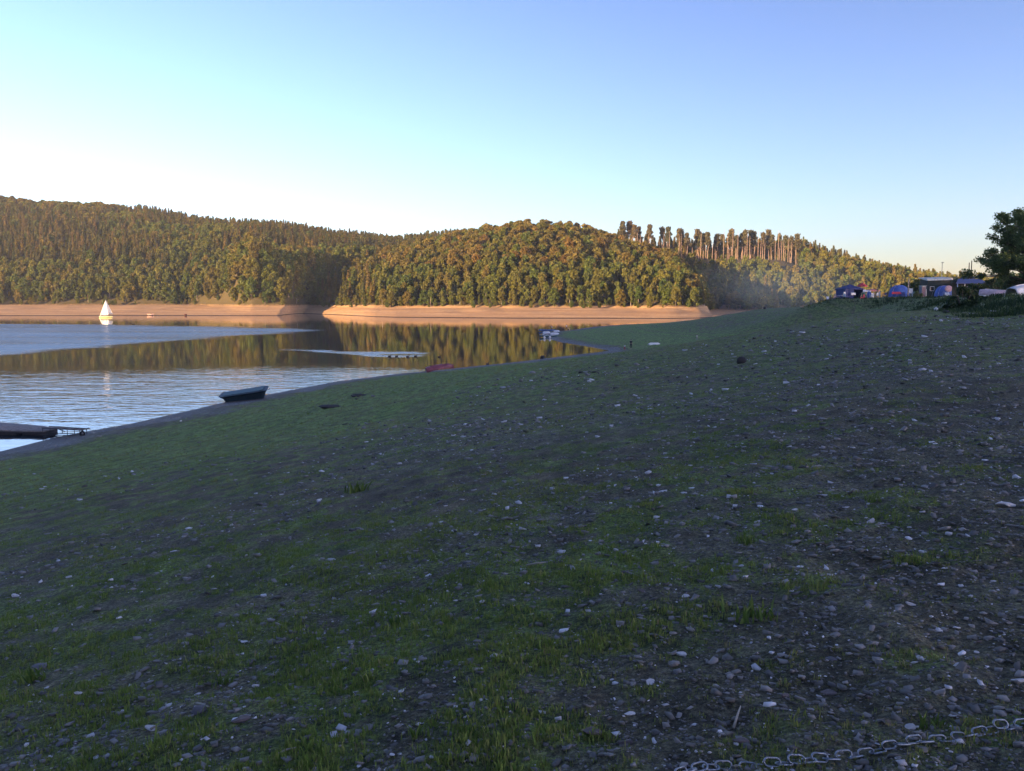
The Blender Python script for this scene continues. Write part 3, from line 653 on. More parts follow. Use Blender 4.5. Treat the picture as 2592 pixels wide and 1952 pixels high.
# grass blades: one mesh
def blades(x,y,z,h,nb,rs,w=0.09,lean=0.7):
    n=len(x)*nb; X=np.repeat(x,nb);Y=np.repeat(y,nb);Z=np.repeat(z,nb);H=np.repeat(h,nb)*(0.5+0.8*rs.rand(n))
    sp_=np.repeat(h,nb)*0.55; X=X+rs.normal(size=n)*sp_; Y=Y+rs.normal(size=n)*sp_
    a=rs.rand(n)*6.283; l=rs.rand(n)*lean*H; dx,dy=np.cos(a)*l,np.sin(a)*l; b2=rs.rand(n)*6.283; wx,wy=np.cos(b2)*w*H,np.sin(b2)*w*H
    P0=np.stack([X-wx,Y-wy,Z-0.006],-1);P1=np.stack([X+wx,Y+wy,Z-0.006],-1)
    P2=np.stack([X+wx*.7+dx*.4,Y+wy*.7+dy*.4,Z+H*.6],-1);P3=np.stack([X-wx*.7+dx*.4,Y-wy*.7+dy*.4,Z+H*.6],-1)
    P4=np.stack([X+dx,Y+dy,Z+H*.95],-1)
    V=np.stack([P0,P1,P2,P3,P4],1).reshape(-1,3); i=np.arange(n)[:,None]*5
    T=np.concatenate([np.concatenate([i,i+1,i+2],1),np.concatenate([i,i+2,i+3],1),np.concatenate([i+3,i+2,i+4],1)],1).reshape(-1,3)
    return V,T,n
def grassmat(name,stops):
    m,t,b=newmat(name); c=ramp(t,attr(t,'tone'),stops); t.links.new(c,b.inputs['Base Color']); b.inputs['Roughness'].default_value=0.6; b.inputs['Specular IOR Level'].default_value=0.2
    tr=N(t,'ShaderNodeBsdfTranslucent'); t.links.new(c,tr.inputs[0]); ms=N(t,'ShaderNodeMixShader'); ms.inputs[0].default_value=0.3
    t.links.new(b.outputs[0],ms.inputs[1]); t.links.new(tr.outputs[0],ms.inputs[2]); t.links.new(ms.outputs[0],t.nodes['Material Output'].inputs[0]); return m
GM=grassmat('short_grass',[(0.0,(0.11,0.18,0.032)),(0.45,(0.19,0.25,0.050)),(0.75,(0.25,0.26,0.075)),(0.92,(0.19,0.16,0.07)),(1.0,(0.30,0.24,0.13))])
x,y,r=seg_angle(190000,2.1,95,1.0)
_,s_,b_=near_z(x,y); g=grassiness(x,y,s_,b_); keep=(s_>4)&(rs.rand(len(x))<np.clip((g-0.40)*1.5,0.13,1)*0.8)
x,y,r,g=x[keep],y[keep],r[keep],g[keep]; h=(0.012+0.016*rs.rand(len(x))+0.03*rs.rand(len(x))**4)+r*0.0016*rs.rand(len(x)); h*=0.30+0.38*g
V,T,n=blades(x,y,ground_detail(x,y),h,9,rs); patch_=np.repeat(0.46+vnoise(x,y,2.5)*0.8+0.08,9)
tn=np.clip(patch_+rs.normal(size=n)*0.22,0,1)
tag(link('grass',raw_mesh('grass',V,T,GM,False,{'tone':('FACE',np.repeat(tn,3))})),'short patchy grass growing through the shale','grass',None,'stuff'); print('blades',n)
# rank weeds on the step of the upper bank
a_=rs.uniform(-0.05,0.66,42000); yv=rs.uniform(55,235,42000); x=a_*yv; y=yv
_,s_,b_=near_z(x,y); keep=(b_>-7.5)&(b_<4)&(rs.rand(len(x))<np.clip(0.5+vnoise(x,y,7)*1.2+smooth(-7,-1,b_)*0.3,0.05,1)); x,y,b_=x[keep],y[keep],b_[keep]
h=rs.uniform(0.12,0.42,len(x))*(0.7+0.8*(vnoise(x,y,9)+.5))*(0.5+0.5*smooth(-8,-2,b_))
V,T,n=blades(x,y,near_z(x,y)[0],h,8,rs,0.10,0.6); tn=np.clip(np.repeat(0.30+vnoise(x,y,6)*0.9,8)+rs.normal(size=n)*0.18,0,1)
WM=grassmat('rank_weeds',[(0.0,(0.022,0.045,0.014)),(0.5,(0.075,0.110,0.030)),(0.8,(0.125,0.135,0.042)),(1.0,(0.16,0.12,0.055))])
tag(link('weeds',raw_mesh('weeds',V,T,WM,False,{'tone':('FACE',np.repeat(tn,3))})),'rank green weeds covering the step of the upper bank','weeds',None,'stuff'); print('weeds',n)
# single leafy weeds and dry sticks
STK=paint('dry_stick',(0.42,0.36,0.28),0.8,0.3,8); WD=grassmat('leafy_weed',[(0,(0.06,0.12,0.02)),(1,(0.16,0.20,0.045))])
for q,(a,b_,hh) in enumerate([(72,1470,22),(480,1470,16),(1635,1340,36),(1890,1090,14),(2010,1560,22),(900,1610,22),(775,1060,22),(1610,1170,18),(860,1350,20),(1010,1600,24)]):
    p=hit(a*K,b_*K); d=(p-Vector((0,0,HC))).length; H=hh*K/F*d; rr=np.random.RandomState(q)
    V,T,n=blades(np.zeros(5),np.zeros(5),np.zeros(5),np.full(5,H),7,rr,0.10,1.1)
    o=link('weed_plant',raw_mesh('weed_plant',V,T,WD,False,{'tone':('FACE',rr.rand(len(T)))}),loc=(p.x,p.y,gd(p.x,p.y)))
    tag(o,'%s leafy weed tuft standing up on its own, %s'%('tall' if hh>30 else 'small',zone(a*K,b_*K)),'weed','single weeds on the near bank')
for q,(a,b_,a2,b2) in enumerate([(1138,1231,1178,1229),(78,1450,106,1432),(325,1582,342,1575),(600,1640,640,1630),(425,1530,450,1545),(1585,1560,1600,1530),(2030,1640,2010,1632),(1580,1655,1600,1662)]):
    p=hit(a*K,b_*K); p2=hit(a2*K,b2*K); p.z=gd(p.x,p.y); p2.z=gd(p2.x,p2.y); d=(p-Vector((0,0,HC))).length; mb=MB(); L=p2-p
    mb.tube([(0,0,.008),tuple(L*.5+Vector((0,0,.014))),tuple(L+Vector((0,0,.012)))],[0.0014*d,0.0012*d,0.0006*d],6)
    tag(mb.build('stick',STK,None,True,loc=p),'pale dry stick lying on the gravel, %s'%zone(a*K,b_*K),'stick','dry sticks on the near bank')
# dark clods and a dark boulder further off
CL=paint('dark_clod',(0.045,0.04,0.038),0.9,0.3,5,bump=0.5)
for (a,b_,w,h_,nm,lb) in [(1876,920,24,17,'boulder','dark rounded boulder standing alone on the middle of the bank'),(1470,945,12,5,'clod','small dark clod of mud on the green belt, the left one of two'),(1505,944,14,4,'clod','small dark clod of mud on the green belt, the right one of two'),
      (908,1003,38,6,'clod','low dark tangle of mud left of the red boat, the nearer to the water'),(835,1032,52,8,'clod','larger low dark tangle of mud on the green belt below the rowing boat'),(268/1*1.0+1105,907,10,7,'clod','small dark lump at the water edge below the spit'),(1936,783,7,6,'clod','small dark lump on the skyline of the bank'),
      (2395,792,14,6,'clod','dark lump by the white bag below the dark bush')]:
    p=hit(a,b_); d=(p-Vector((0,0,HC))).length; s1=w/F*d; s2=h_/F*d; mb=MB(); RR=random.Random(int(a))
    for q in range(1 if nm=='boulder' else 4): mb.ell((RR.uniform(-.3,.3)*s1*(q>0),RR.uniform(-.3,.3)*s1*(q>0),s2*.35*(1-.4*(q>0))),(s1*(.5 if not q else .25),s1*.4,s2*.6*(1-.3*(q>0))),12,8,0.35,q+int(a))
    tag(mb.build(nm,CL,None,True,loc=p),lb,nm)
# ------------------------------------------------------------ chain, galvanised, bottom right
ZN=paint('galvanised_steel',(0.33,0.36,0.40),0.30,0.35,30,metal=0.9,bump=0.3)
cp=[(1690,1992),(1755,1962),(1830,1944),(1900,1941),(2000,1929),(2090,1917),(2140,1908),(2200,1897),(2300,1882),(2400,1864),(2500,1846),(2560,1832),(2640,1816),(2740,1795)]
cw=[hit(a,b_) for a,b_ in cp]
e=empty('chain',tuple(cw[0]),0,'galvanised steel chain of oval links lying across the gravel','chain')
# resample
dens=[]
for a,b_ in zip(cw[:-1],cw[1:]):
    for k in range(30): dens.append(a.lerp(b_,k/30))
PIT=0.036; pts=[dens[0]]
for p in dens:
    if (Vector((p.x,p.y,0))-Vector((pts[-1].x,pts[-1].y,0))).length>=PIT: pts.append(p)
def link_mesh():
    mb=MB(); pr=[]; L=0.0175; Rr=0.0128
    for k in range(9): a=-math.pi/2+math.pi*k/8; pr.append((L*0.75+Rr*math.cos(a),Rr*math.sin(a),0))
    for k in range(9): a=math.pi/2+math.pi*k/8; pr.append((-L*0.75+Rr*math.cos(a),Rr*math.sin(a),0))
    mb.tube(pr,0.0033,8,closed=True); me=bpy.data.meshes.new('chain_link'); me.from_pydata(mb.v,[],mb.f); me.materials.append(ZN)
    me.polygons.foreach_set('use_smooth',np.ones(len(me.polygons),bool)); return me
LM=link_mesh(); RR=random.Random(4)
for k in range(min(len(pts)-1,96)):
    a,b_=pts[k],pts[k+1]; mid=(a+b_)/2; up=k%2
    o=link('link',LM,e); o.location=(mid.x-cw[0].x,mid.y-cw[0].y+RR.uniform(-.003,.003),gd(mid.x,mid.y)-cw[0].z+(0.012 if up else 0.004)+0.006*math.sin(k*.7))
    o.rotation_euler=(math.radians((62 if up else -8)+RR.uniform(-28,28)),RR.uniform(-.12,.12),math.atan2(b_.y-a.y,b_.x-a.x)+RR.uniform(-.12,.12))
print('links',len(pts))
# ------------------------------------------------------------ boats
def hull_mesh(L,Bm,D,sheer=0.12,bow=0.05,stern=0.8,flat=0.5,th=0.03,ns=18,nq=6,rocker=0.1):
    """open boat: outer and inner skin, keel at z=0, gunwale at ~D; bow towards +x"""
    V=[];Fc=[]; W=2*nq+1
    def ring(f,inset):
        x=(f-0.5)*L; 
        b=Bm/2*((stern+(1-stern)*math.sin(min(1,f/0.45)*math.pi/2)) if f<0.45 else max(bow,(1-((f-0.45)/0.55)**2.3))); b=max(b-inset,0.01)
        z0=rocker*((2*f-1)**2)*D*3*(0.6 if f<.5 else 1)+inset*0.8; z1=D+sheer*((2*f-1)**2)
        P=[]
        for q in range(-nq,nq+1):
            a=q/nq; yy=b*math.copysign(abs(a)**flat if abs(a)>0 else 0,a); 
            P.append((x*(1-inset*0.3/L),yy,z0+(z1-z0)*abs(a)**(2.2)))
        return P
    for k in range(ns+1): V+=ring(k/ns,0)
    off=len(V)
    for k in range(ns+1): V+=ring(k/ns,th)
    for k in range(ns):
        for q in range(W-1):
            a=k*W+q; Fc.append((a,a+1,a+1+W,a+W)); a+=off; Fc.append((a,a+W,a+1+W,a+1))
        for q in (0,W-1): a=k*W+q; Fc.append((a,a+W,a+W+off,a+off) if q==0 else (a+off,a+W+off,a+W,a))
    for k in (0,ns):
        for q in range(W-1):
            a=k*W+q; Fc.append((a,a+off,a+1+off,a+1))
    return V,Fc
def boat(name,loc,rz,L,Bm,D,mat,rim,label,cat,over=False,tilt=(0,0),thw=2,group=None,sheer=0.12,extra=None,scale=None,**kw):
    e=empty(name,loc,rz,label,cat,group); e.rotation_euler=(tilt[0]+(math.pi if over else 0),tilt[1],rz)
    if over: e.location=(loc[0],loc[1],loc[2]+D)
    V,Fc=hull_mesh(L,Bm,D,sheer,**kw); mb=MB(); mb.add(V,Fc); h=mb.build('hull',mat,e,True)
    W=13; r=[V[k*W] for k in range(19)]+[V[k*W+12] for k in range(18,-1,-1)]
    mb=MB(); mb.tube(r,0.035,6,closed=True); mb.build('gunwale',rim,e,True)
    if not over or thw:
        for k in range(thw):
            x=(-0.22+0.42*k)*L; mb=MB(); mb.box((x,0,D*0.72),(0.24,Bm*0.86,0.035)); mb.build('thwart',rim,e,bevel=0.005)
    mb=MB(); mb.box((0,0,0.0),(L*0.72,0.05,0.07)); mb.build('keel',rim,e,bevel=0.01)
    return e
GRN=paint('dark_green_hull',(0.010,0.028,0.040),0.5,0.35,4); TEAL=paint('teal_deck',(0.055,0.13,0.13),0.55,0.35,4)
PNK=paint('faded_red_hull',(0.27,0.07,0.09),0.45,0.3,3); PALE=paint('pale_grp',(0.62,0.66,0.70),0.4,0.2,4); BLUEH=paint('blue_hull',(0.07,0.16,0.40),0.45,0.3,4)
YEL=paint('yellow_hull',(0.80,0.70,0.30),0.4,0.15,4); WHT=paint('white_cloth',(0.82,0.80,0.76),0.8,0.08,2); GREYM=paint('grey_metal',(0.30,0.31,0.32),0.4,0.3,8,metal=0.7)
BLK=paint('black_rubber',(0.02,0.02,0.022),0.7,0.3,6)
# punt drawn up at the water edge
pL=wp(562,1016,z=0.05); pR=hit(672,1009); ang_=math.atan2(pR.y-pL[1],pR.x-pL[0]); L_=math.hypot(pR.x-pL[0],pR.y-pL[1])
L_=4.1; ctr=Vector(((pL[0]+pR.x)/2,(pL[1]+pR.y)/2+0.6,0.10))
e=empty('punt',ctr,math.radians(8),'dark green flat punt with a wide rim, drawn up at the water edge','punt'); e.rotation_euler=(math.radians(9),math.radians(-8),math.radians(8))
mb=MB(); V=[];
def taperbox(mb,xs,zb,zt,hb,ht,n=10):
    """flat punt body: rounded rectangular plan, bottom narrower than top"""
    def plan(L,B,z,r=0.35):
        P=[]
        for cx_,cy_,a0 in ((L/2-r,B/2-r,0),(-L/2+r,B/2-r,90),(-L/2+r,-B/2+r,180),(L/2-r,-B/2+r,270)):
            for k in range(5): a=math.radians(a0+k*22.5); P.append((cx_+r*math.cos(a),cy_+r*math.sin(a),z))
        return P
    rings=[plan(xs[0],hb,zb),plan(xs[1],ht,zt)]; V=rings[0]+rings[1]; m_=len(rings[0])
    mb.add(V,[(k,(k+1)%m_,m_+(k+1)%m_,m_+k) for k in range(m_)]+[tuple(range(m_-1,-1,-1)),tuple(m_+k for k in range(m_))])
taperbox(mb,(3.2,3.65),0.0,0.55,1.15,1.45); mb.build('hull',GRN,e,bevel=0.03)
mb=MB(); taperbox(mb,(3.75,4.15),0.552,0.78,1.55,1.85); mb.build('rim',GRN,e,bevel=0.03)
mb=MB(); mb.box((-0.1,0,0.80),(3.3,1.25,0.04)); mb.box((1.55,0,0.83),(0.3,1.3,0.07)); mb.build('deck',TEAL,e,bevel=0.02)
for s_ in (-1,1):
    mb=MB(); mb.tube([(s_*2.05,-.25,.72),(s_*2.18,-.22,.66),(s_*2.18,.22,.66),(s_*2.05,.25,.72)],0.02,6); mb.build('grab_handle',BLK,e,True)
# red overturned boat
p=wp(1110,940,z=0.15); p=hit(1112,941); boat('rowing_boat',(p.x,p.y+.2,p.z+.42),math.radians(14),3.3,1.25,0.36,PNK,PNK,'faded red rowing boat lying upside down on the grass by the water','rowing boat',over=True,tilt=(math.radians(10),math.radians(-7)),sheer=0.26,rocker=0.16,flat=0.45,bow=.25)
# jetty with gangway, lower left
DK=paint('weathered_deck',(0.28,0.25,0.23),0.85,0.4,5,bump=0.4); DKS=paint('dark_float',(0.05,0.047,0.05),0.7,0.3,4)
a=Vector(wp(-150,1098,z=0)); b_=Vector(wp(116,1103,z=0)); c_=(a+b_)/2; L=(b_-a).length; rz=math.atan2(b_.y-a.y,b_.x-a.x)
e=empty('jetty',(c_.x,c_.y+1.0,0),rz,'low dark floating jetty entering the picture at the left edge','jetty'); e.scale=(1,1,.72)
mb=MB(); mb.add([(-L/2,-1.0,0.34),(L/2,-1.0,0.34),(L/2,0.1,0.34),(L/2-1.6,1.3,0.34),(-L/2,3.0,0.34),(-L/2,-1.0,0.42),(L/2,-1.0,0.42),(L/2,0.1,0.42),(L/2-1.6,1.3,0.42),(-L/2,3.0,0.42)],[(0,4,3,2,1),(5,6,7,8,9),(0,1,6,5),(1,2,7,6),(2,3,8,7),(3,4,9,8),(4,0,5,9)]); mb.build('deck',DK,e)
mb=MB()
for k in range(26): mb.box((-L/2+0.15+k*(L-0.3)/25,-0.05,0.435),(0.20,1.85 if k<18 else 1.5,0.03))
mb.build('planking',DK,e)
for k in range(4):
    mb=MB(); mb.box((-L/2+0.9+k*(L-1.8)/3,-0.1,0.08),(1.5,1.6,0.50)); mb.build('float',DKS,e,bevel=0.06)
mb=MB(); mb.box((0,-1.03,0.26),(L,0.05,0.16)); mb.build('fascia',DKS,e)
b1=Vector(wp(112,1098,z=0.15)); b2=Vector(wp(216,1101,z=0.15)); L=(b2-b1).length; c_=(b1+b2)/2; rz=math.atan2(b2.y-b1.y,b2.x-b1.x)
e=empty('gangway',(c_.x,c_.y+.2,0.05),rz,'short open frame gangway on a wheel between jetty and shore','gangway')
for s_ in (-.35,.35):
    mb=MB(); mb.tube([(-L/2,s_,.50),(L/2,s_,.42)],0.035,6); mb.tube([(-L/2,s_,.06),(L/2-.2,s_,.06)],0.028,6)
    for k in range(4): x=-L/2+0.05+k*(L-.3)/3; mb.tube([(x,s_,.06),(x,s_,.46)],0.022,6)
    mb.tube([(-.3,s_,.46),(.2,s_,.30)],0.03,6)
    mb.build('side_frame',DKS,e,True)
for k in range(5):
    x=-L/2+0.1+k*(L-.2)/4; mb=MB(); mb.tube([(x,-.35,.47),(x,.35,.47)],0.02,6); mb.build('crossbar',DKS,e,True)
mb=MB(); 
for k in range(16): mb.box((-L/2+.12+k*(L-.3)/15,0,.485-.08*k/15),(.13,.66,.02))
mb.build('treads',DK,e)
mb=MB(); pr=[(L/2+.02+.14*math.cos(a_),-.45,.22+.14*math.sin(a_)) for a_ in [k*math.pi/8 for k in range(16)]]; mb.tube(pr,.055,8,closed=True); w_=mb.build('wheel',BLK,e,True)
mb=MB(); mb.tube([(L/2+.02,-.5,.22),(L/2+.02,-.38,.22)],.07,10); mb.build('hub',GREYM,w_,True)
mb=MB(); mb.tube([(L/2-.08,-.40,.02),(L/2-.02,-.40,.50)],.03,6); mb.build('post',DKS,e,True)
# sailing boat
p=wp(268,804,z=0); d=p[1]; k_=d/F
e=empty('sailboat',(p[0],p[1],0),math.radians(14),'small sailing boat with white sails and yellow hull under way','sailboat')
V,Fc=hull_mesh(32*k_,1.9,0.85,0.10,bow=0.02,stern=0.7); mb=MB(); mb.add([(-x,y,z-.15) for x,y,z in V],Fc); mb.build('hull',YEL,e,True,solid=0.02)
mb=MB(); mb.box((.3,0,.72),(5.2,1.5,.06)); mb.build('deck',paint('cream_deck',(0.7,0.66,0.55),0.6,0.15,3),e,bevel=0.02)
Hm=45*k_; xm=-1.0*k_/0.2
mb=MB(); mb.tube([(0.2,0,.7),(0.2,0,Hm)],[.07,.04],8); mb.build('mast',GREYM,e,True)
mb=MB(); mb.tube([(0.2,0,1.35),(17*k_,0.35,1.45)],.05,8); mb.build('boom',GREYM,e,True)
def sail(pts,name,belly):
    A,B,C=[Vector(q) for q in pts]; n=12; V=[];Fc=[]
    for i in range(n+1):
        for j in range(n+1):
            u=i/n; v_=j/n*(1-u); q=A*(1-u-v_)+B*v_+C*u
            V.append((q.x,q.y+belly*4*v_*(1-u-v_)*(1-u*.5)+0.02*math.sin(u*30),q.z))
    for i in range(n):
        for j in range(n): a=i*(n+1)+j; Fc.append((a,a+1,a+n+2,a+n+1))
    mb=MB(); mb.add(V,Fc); mb.build(name,WHT,e,True,solid=0.02)
sail([(0.3,0,1.6),(16.5*k_,0.35,1.7),(0.25,0,Hm-.1)],'mainsail',0.9)
sail([(1.3,-0.35,1.25),(-14*k_,0,1.0),(0.2,-.1,Hm*.96)],'jib',0.5)
mb=MB(); mb.tube([(-17*k_,0,.85),(0.2,0,Hm*.93)],.015,4); mb.tube([(17*k_,0,.8),(0.2,0,Hm)],.012,4); mb.build('rigging',GREYM,e)
# craft gathered at the tip of the spit
for q,(px,py,wd,mat,lb,rz_,ov) in enumerate([(1384,838,40,BLUEH,'blue boat lying furthest out at the tip of the spit',6,False),(1383,843,20,PALE,'pale boat second from the back at the tip of the spit, left one',10,True),(1409,840,15,PALE,'short pale boat lying right of the blue boat at the spit',4,True),
      (1389,853,46,TEAL,'long turquoise canoe nearest the camera at the tip of the spit',14,False),(1404,847,22,PALE,'pale blue boat pulled up behind the turquoise canoe',8,True)]):
    p=wp(px,py,z=0.1); sc=p[1]/F; gz_=max(gz(p[0],p[1]),0.0)
    boat('canoe' if 'canoe' in lb else 'boat',(p[0],p[1],gz_+0.05),math.radians(rz_),wd*sc,1.2 if wd>18 else .9,0.42,mat,PALE if mat!=BLUEH else BLUEH,lb,'boat',over=ov,group='boats at the tip of the spit',bow=0.1)
for px,py,lb in ((1378,853,'left'),(1392,853,'right')):
    p=wp(px,py+3,z=0.1); mb=MB(); mb.ell((0,0,.25),(.28,.2,.32),10,8,.1,px); mb.tube([(0,0,.5),(0,.05,.62)],.05,6)
    tag(mb.build('dry_bag',WHT,None,True,loc=(p[0],p[1],max(gz(p[0],p[1]),0))),'pale bag standing before the turquoise canoe, the %s one'%lb,'bag','bags by the canoe')
a=hit(1640,875); b_=hit(1672,871); c_=(a+b_)/2
boat('canoe',(c_.x,c_.y,gz(c_.x,c_.y)+.05),.3,32*c_.y/F,.8,.3,WHT,WHT,'white canoe lying alone on the grass right of the dark clad person','canoe',over=True,bow=.1)
# far shore craft and lumps
for px,py,wd,mat,lb in ((381,794,15,paint('orange_hull',(0.70,0.42,0.34),.5,.2,3),'small pale orange boat on the far left beach right of the sailboat'),(470,794,6,paint('dark_red_hull',(0.12,0.03,0.03),.5,.2,3),'tiny dark red boat on the far left beach'),(1881,789,8,PALE,'small pale boat on the far strand right of the headland tip')):
    Y_=509 if px<1000 else 480; x=wp(px,py,Y=Y_)[0]; z=float(hill_z(np.array([x]),np.array([float(Y_)]))[0][0]) if px<1000 else 0
    boat('boat',(x,Y_,max(z,0)+.1),.1,wd*Y_/F,1.2,.6,mat,mat,lb,'boat')
# two boats keel up on the right bank
for px,pyb,Y_,L,Bm,D,mat,lb,rz_,tl in ((2524,741,101,3.6,1.5,.55,paint('pinkish_white_hull',(0.60,0.46,0.50),.45,.35,1.6),'white boat with a pinkish bottom, keel up on the bank beside the hedge',-38,(0.15,0.08)),(2596,748,92,4.6,1.9,.95,PALE,'big pale blue boat keel up on the bank at the right edge',25,(0.1,-0.12))):
    p=shoot(px,Y_); boat('boat',(p.x,p.y,p.z+.28),math.radians(rz_),L,Bm,D,mat,WHT,lb,'boat',over=True,tilt=tl,bow=.1,group='boats keel up on the bank')
    for s_ in (-1,1):
        mb=MB(); mb.box((0,0,.16),(1.5,.16,.14)); o=mb.build('support_beam',WHT,None,bevel=.01,loc=(p.x+s_*L*.3*math.cos(math.radians(rz_)),p.y+s_*L*.3*math.sin(math.radians(rz_)),p.z)); o.rotation_euler=(0,0,math.radians(rz_+80))
        tag(o,'pale timber under the %s end of the %s'%('left' if s_<0 else 'right','pinkish upturned boat' if px<2560 else 'pale blue upturned boat'),'timber')
for px,py,w_,lb in ((2480,796,48,'long pale plank lying on the slope below the dark bush, left one'),(2532,790,44,'long pale plank lying on the slope at the right edge')):
    p=hit(px,py); mb=MB(); s_=p.length/F*w_; mb.box((0,0,.05),(s_,.22,.07)); o=mb.build('plank',paint('pale_plank',(0.42,0.42,0.42),.8,.35,4),None,bevel=.01,loc=p); o.rotation_euler=(0,0.03,.1); tag(o,lb,'plank')
p=hit(2369,786); mb=MB(); mb.ell((0,0,.12),(.22,.16,.16),10,7,.3,3); mb.tube([(0,0,.24),(.02,0,.34)],.04,6); tag(mb.build('plastic_bag',WHT,None,True,loc=p),'knotted white plastic bag lying on the bank below the camp','bag')
# ducks and their wake
DUCK=paint('dark_feathers',(0.05,0.04,0.035),.7,.3,9)
for q,(px,py) in enumerate([(986,903),(1004,903),(1032,904),(1052,903),(1112,904),(1234,922)]):
    p=wp(px,py,z=0); e=empty('duck',(p[0],p[1],0),.1*q,'duck swimming %s'%['at the left of the row in the ruffled patch','second from the left of the row','third from the left of the row','fourth from the left of the row','ahead of the row, right of the patch','alone close to the grassy shore'][q],'duck','ducks on the lake')
    mb=MB(); mb.ell((0,0,.08),(.24,.12,.11),12,8); mb.tube([(.16,0,.1),(.22,0,.2),(.23,0,.27)],[.07,.045,.04],8); mb.ell((.25,0,.30),(.065,.05,.05),10,7); mb.tube([(.29,0,.295),(.37,0,.28)],[.025,.015],6); mb.tube([(-.18,0,.10),(-.30,0,.16)],[.07,.01],6); mb.build('body',DUCK,e,True)
    for s_ in(-1,1): mb=MB(); mb.ell((-.03,s_*.10,.11),(.17,.035,.07),8,6); mb.build('wing',BARK,e,True)

# ------------------------------------------------------------ people
def skin(name,mat,parent,verts,edges,root=0,sub=1):
    me=bpy.data.meshes.new(name); me.from_pydata([v[:3] for v in verts],edges,[]); me.materials.append(mat)
    o=link(name,me,parent); md=o.modifiers.new('skin','SKIN'); md.use_smooth_shade=True
    for sv,v in zip(me.skin_vertices[0].data,verts): sv.radius=(v[3],v[3] if len(v)<5 else v[4])
    me.skin_vertices[0].data[root].use_root=True
    s=o.modifiers.new('sub','SUBSURF'); s.levels=sub; s.render_levels=sub; return o
HAIR=paint('dark_hair',(0.02,0.015,0.012),.6,.2,20); SKN=paint('skin',(0.50,0.31,0.22),.55,.1,10)
def person(px,py,hgt,label,shirt,trousers,face=0.0,pose='stand',hair=HAIR,loc=None,bare=False):
    """face: heading of the nose in degrees, 0 = away from camera (+y)"""
    p=loc if loc is not None else hit(px,py); e=empty('person',p,math.radians(face),label,'person'); s=hgt/1.75; e.scale=(s,s,s)
    sit=pose=='sit'; bend=0.35 if pose=='bend' else 0.12 if sit else 0.0
    hz=0.22 if sit else 0.94
    def T(x,y,z): # torso point, leaning forward about the hips
        return (x,y+math.sin(bend)*(z-.94),hz+math.cos(bend)*(z-.94))
    P=[(0,0,hz,.125,.10),(*T(0,0,1.12),.12,.09),(*T(0,0,1.34),.145,.10),(*T(0,0,1.47),.06,.06),(*T(0,.005,1.53),.052,.055),(*T(0,.02,1.64),.075,.095),(*T(0,.02,1.73),.055,.07)]
    E=[(0,1),(1,2),(2,3),(3,4),(4,5),(5,6)]
    sh=[];lg=[]
    for sgn in (-1,1):
        b=len(P); arm=.25 if pose!='reach' else .9
        wx=sgn*.25; yf=.12 if sgn>0 else .03
        P+=[(*T(sgn*.17,0,1.42),.055),(*T(sgn*.22,-.01,1.16),.042),(*T(sgn*.23,yf,.93),.028),(*T(sgn*.23,yf+.03,.87),.032,.018)]
        E+=[(2,b),(b,b+1),(b+1,b+2),(b+2,b+3)]
        h=P[b+3]
        for f in range(4):
            k=len(P); L=[.075,.085,.08,.065][f]; oy=(f-1.5)*.019
            P+=[(h[0],h[1]+oy,h[2]-.04,.009),(h[0]-sgn*.012,h[1]+oy+.004,h[2]-.04-L*.5,.0085),(h[0]-sgn*.03,h[1]+oy+.006,h[2]-.04-L*.9,.007)]
            E+=[(b+3,k),(k,k+1),(k+1,k+2)]
        k=len(P); P+=[(h[0]-sgn*.01,h[1]+.045,h[2]-.01,.011),(h[0]-sgn*.025,h[1]+.06,h[2]-.05,.009)]; E+=[(b+3,k),(k,k+1)]
        b2=len(P)
        if sit: P+=[(sgn*.10,.03,hz-.02,.085),(sgn*.14,.42,hz+.12,.058),(sgn*.13,.62,.06,.04),(sgn*.13,.78,.03,.035)]
        else:
            st=.10*sgn if pose=='walk' else .02*sgn
            P+=[(sgn*.10,0,.88,.085),(sgn*.11,.02+st,.50,.058),(sgn*.11,-.01+st*1.8,.09,.038),(sgn*.12,.15+st*1.8,.035,.036)]
        E+=[(0,b2),(b2,b2+1),(b2+1,b2+2),(b2+2,b2+3)]; sh.append(b); lg.append(b2)
    skin('body',SKN,e,P,E)
    g=.022
    TV=[(*P[0][:3],.15,.125),(*P[1][:3],.145,.115),(*P[2][:3],.17,.125),(*T(0,0,1.45),.075,.075)]; TE=[(0,1),(1,2),(2,3)]
    for b in sh: k=len(TV); TV+=[(*P[b][:3],.075),(*P[b+1][:3],.062)]; TE+=[(2,k),(k,k+1)]
    skin('shirt',shirt,e,TV,TE)
    LV=[(*P[0][:3],.155,.13)]; LE=[]
    for b in lg: k=len(LV); a_,q_=Vector(P[b+1][:3]),Vector(P[b+2][:3]); LV+=[(*P[b][:3],.105),(*P[b+1][:3],.078),(*a_.lerp(q_,.85),.06)]; LE+=[(0,k),(k,k+1)]+([(k+1,k+2)]); 
    skin('trousers',trousers,e,LV,LE)
    hd=P[5]; mb=MB(); mb.ell((hd[0],hd[1]-.02,hd[2]+.045),(.088,.105,.10),12,8,.05,1); mb.build('hair',hair,e,True)
    mb=MB(); mb.ell((hd[0],hd[1]+.10,hd[2]-.01),(.013,.02,.022),6,5)
    for s_ in(-1,1): mb.ell((s_*.078,hd[1]+.0,hd[2]),(.012,.02,.03),6,5)
    mb.build('nose_and_ears',SKN,e,True)
    mb=MB()
    for s_ in(-1,1): mb.ell((s_*.03,hd[1]+.088,hd[2]+.02),(.012,.008,.007),6,5)
    mb.build('eyes',HAIR,e,True)
    return e
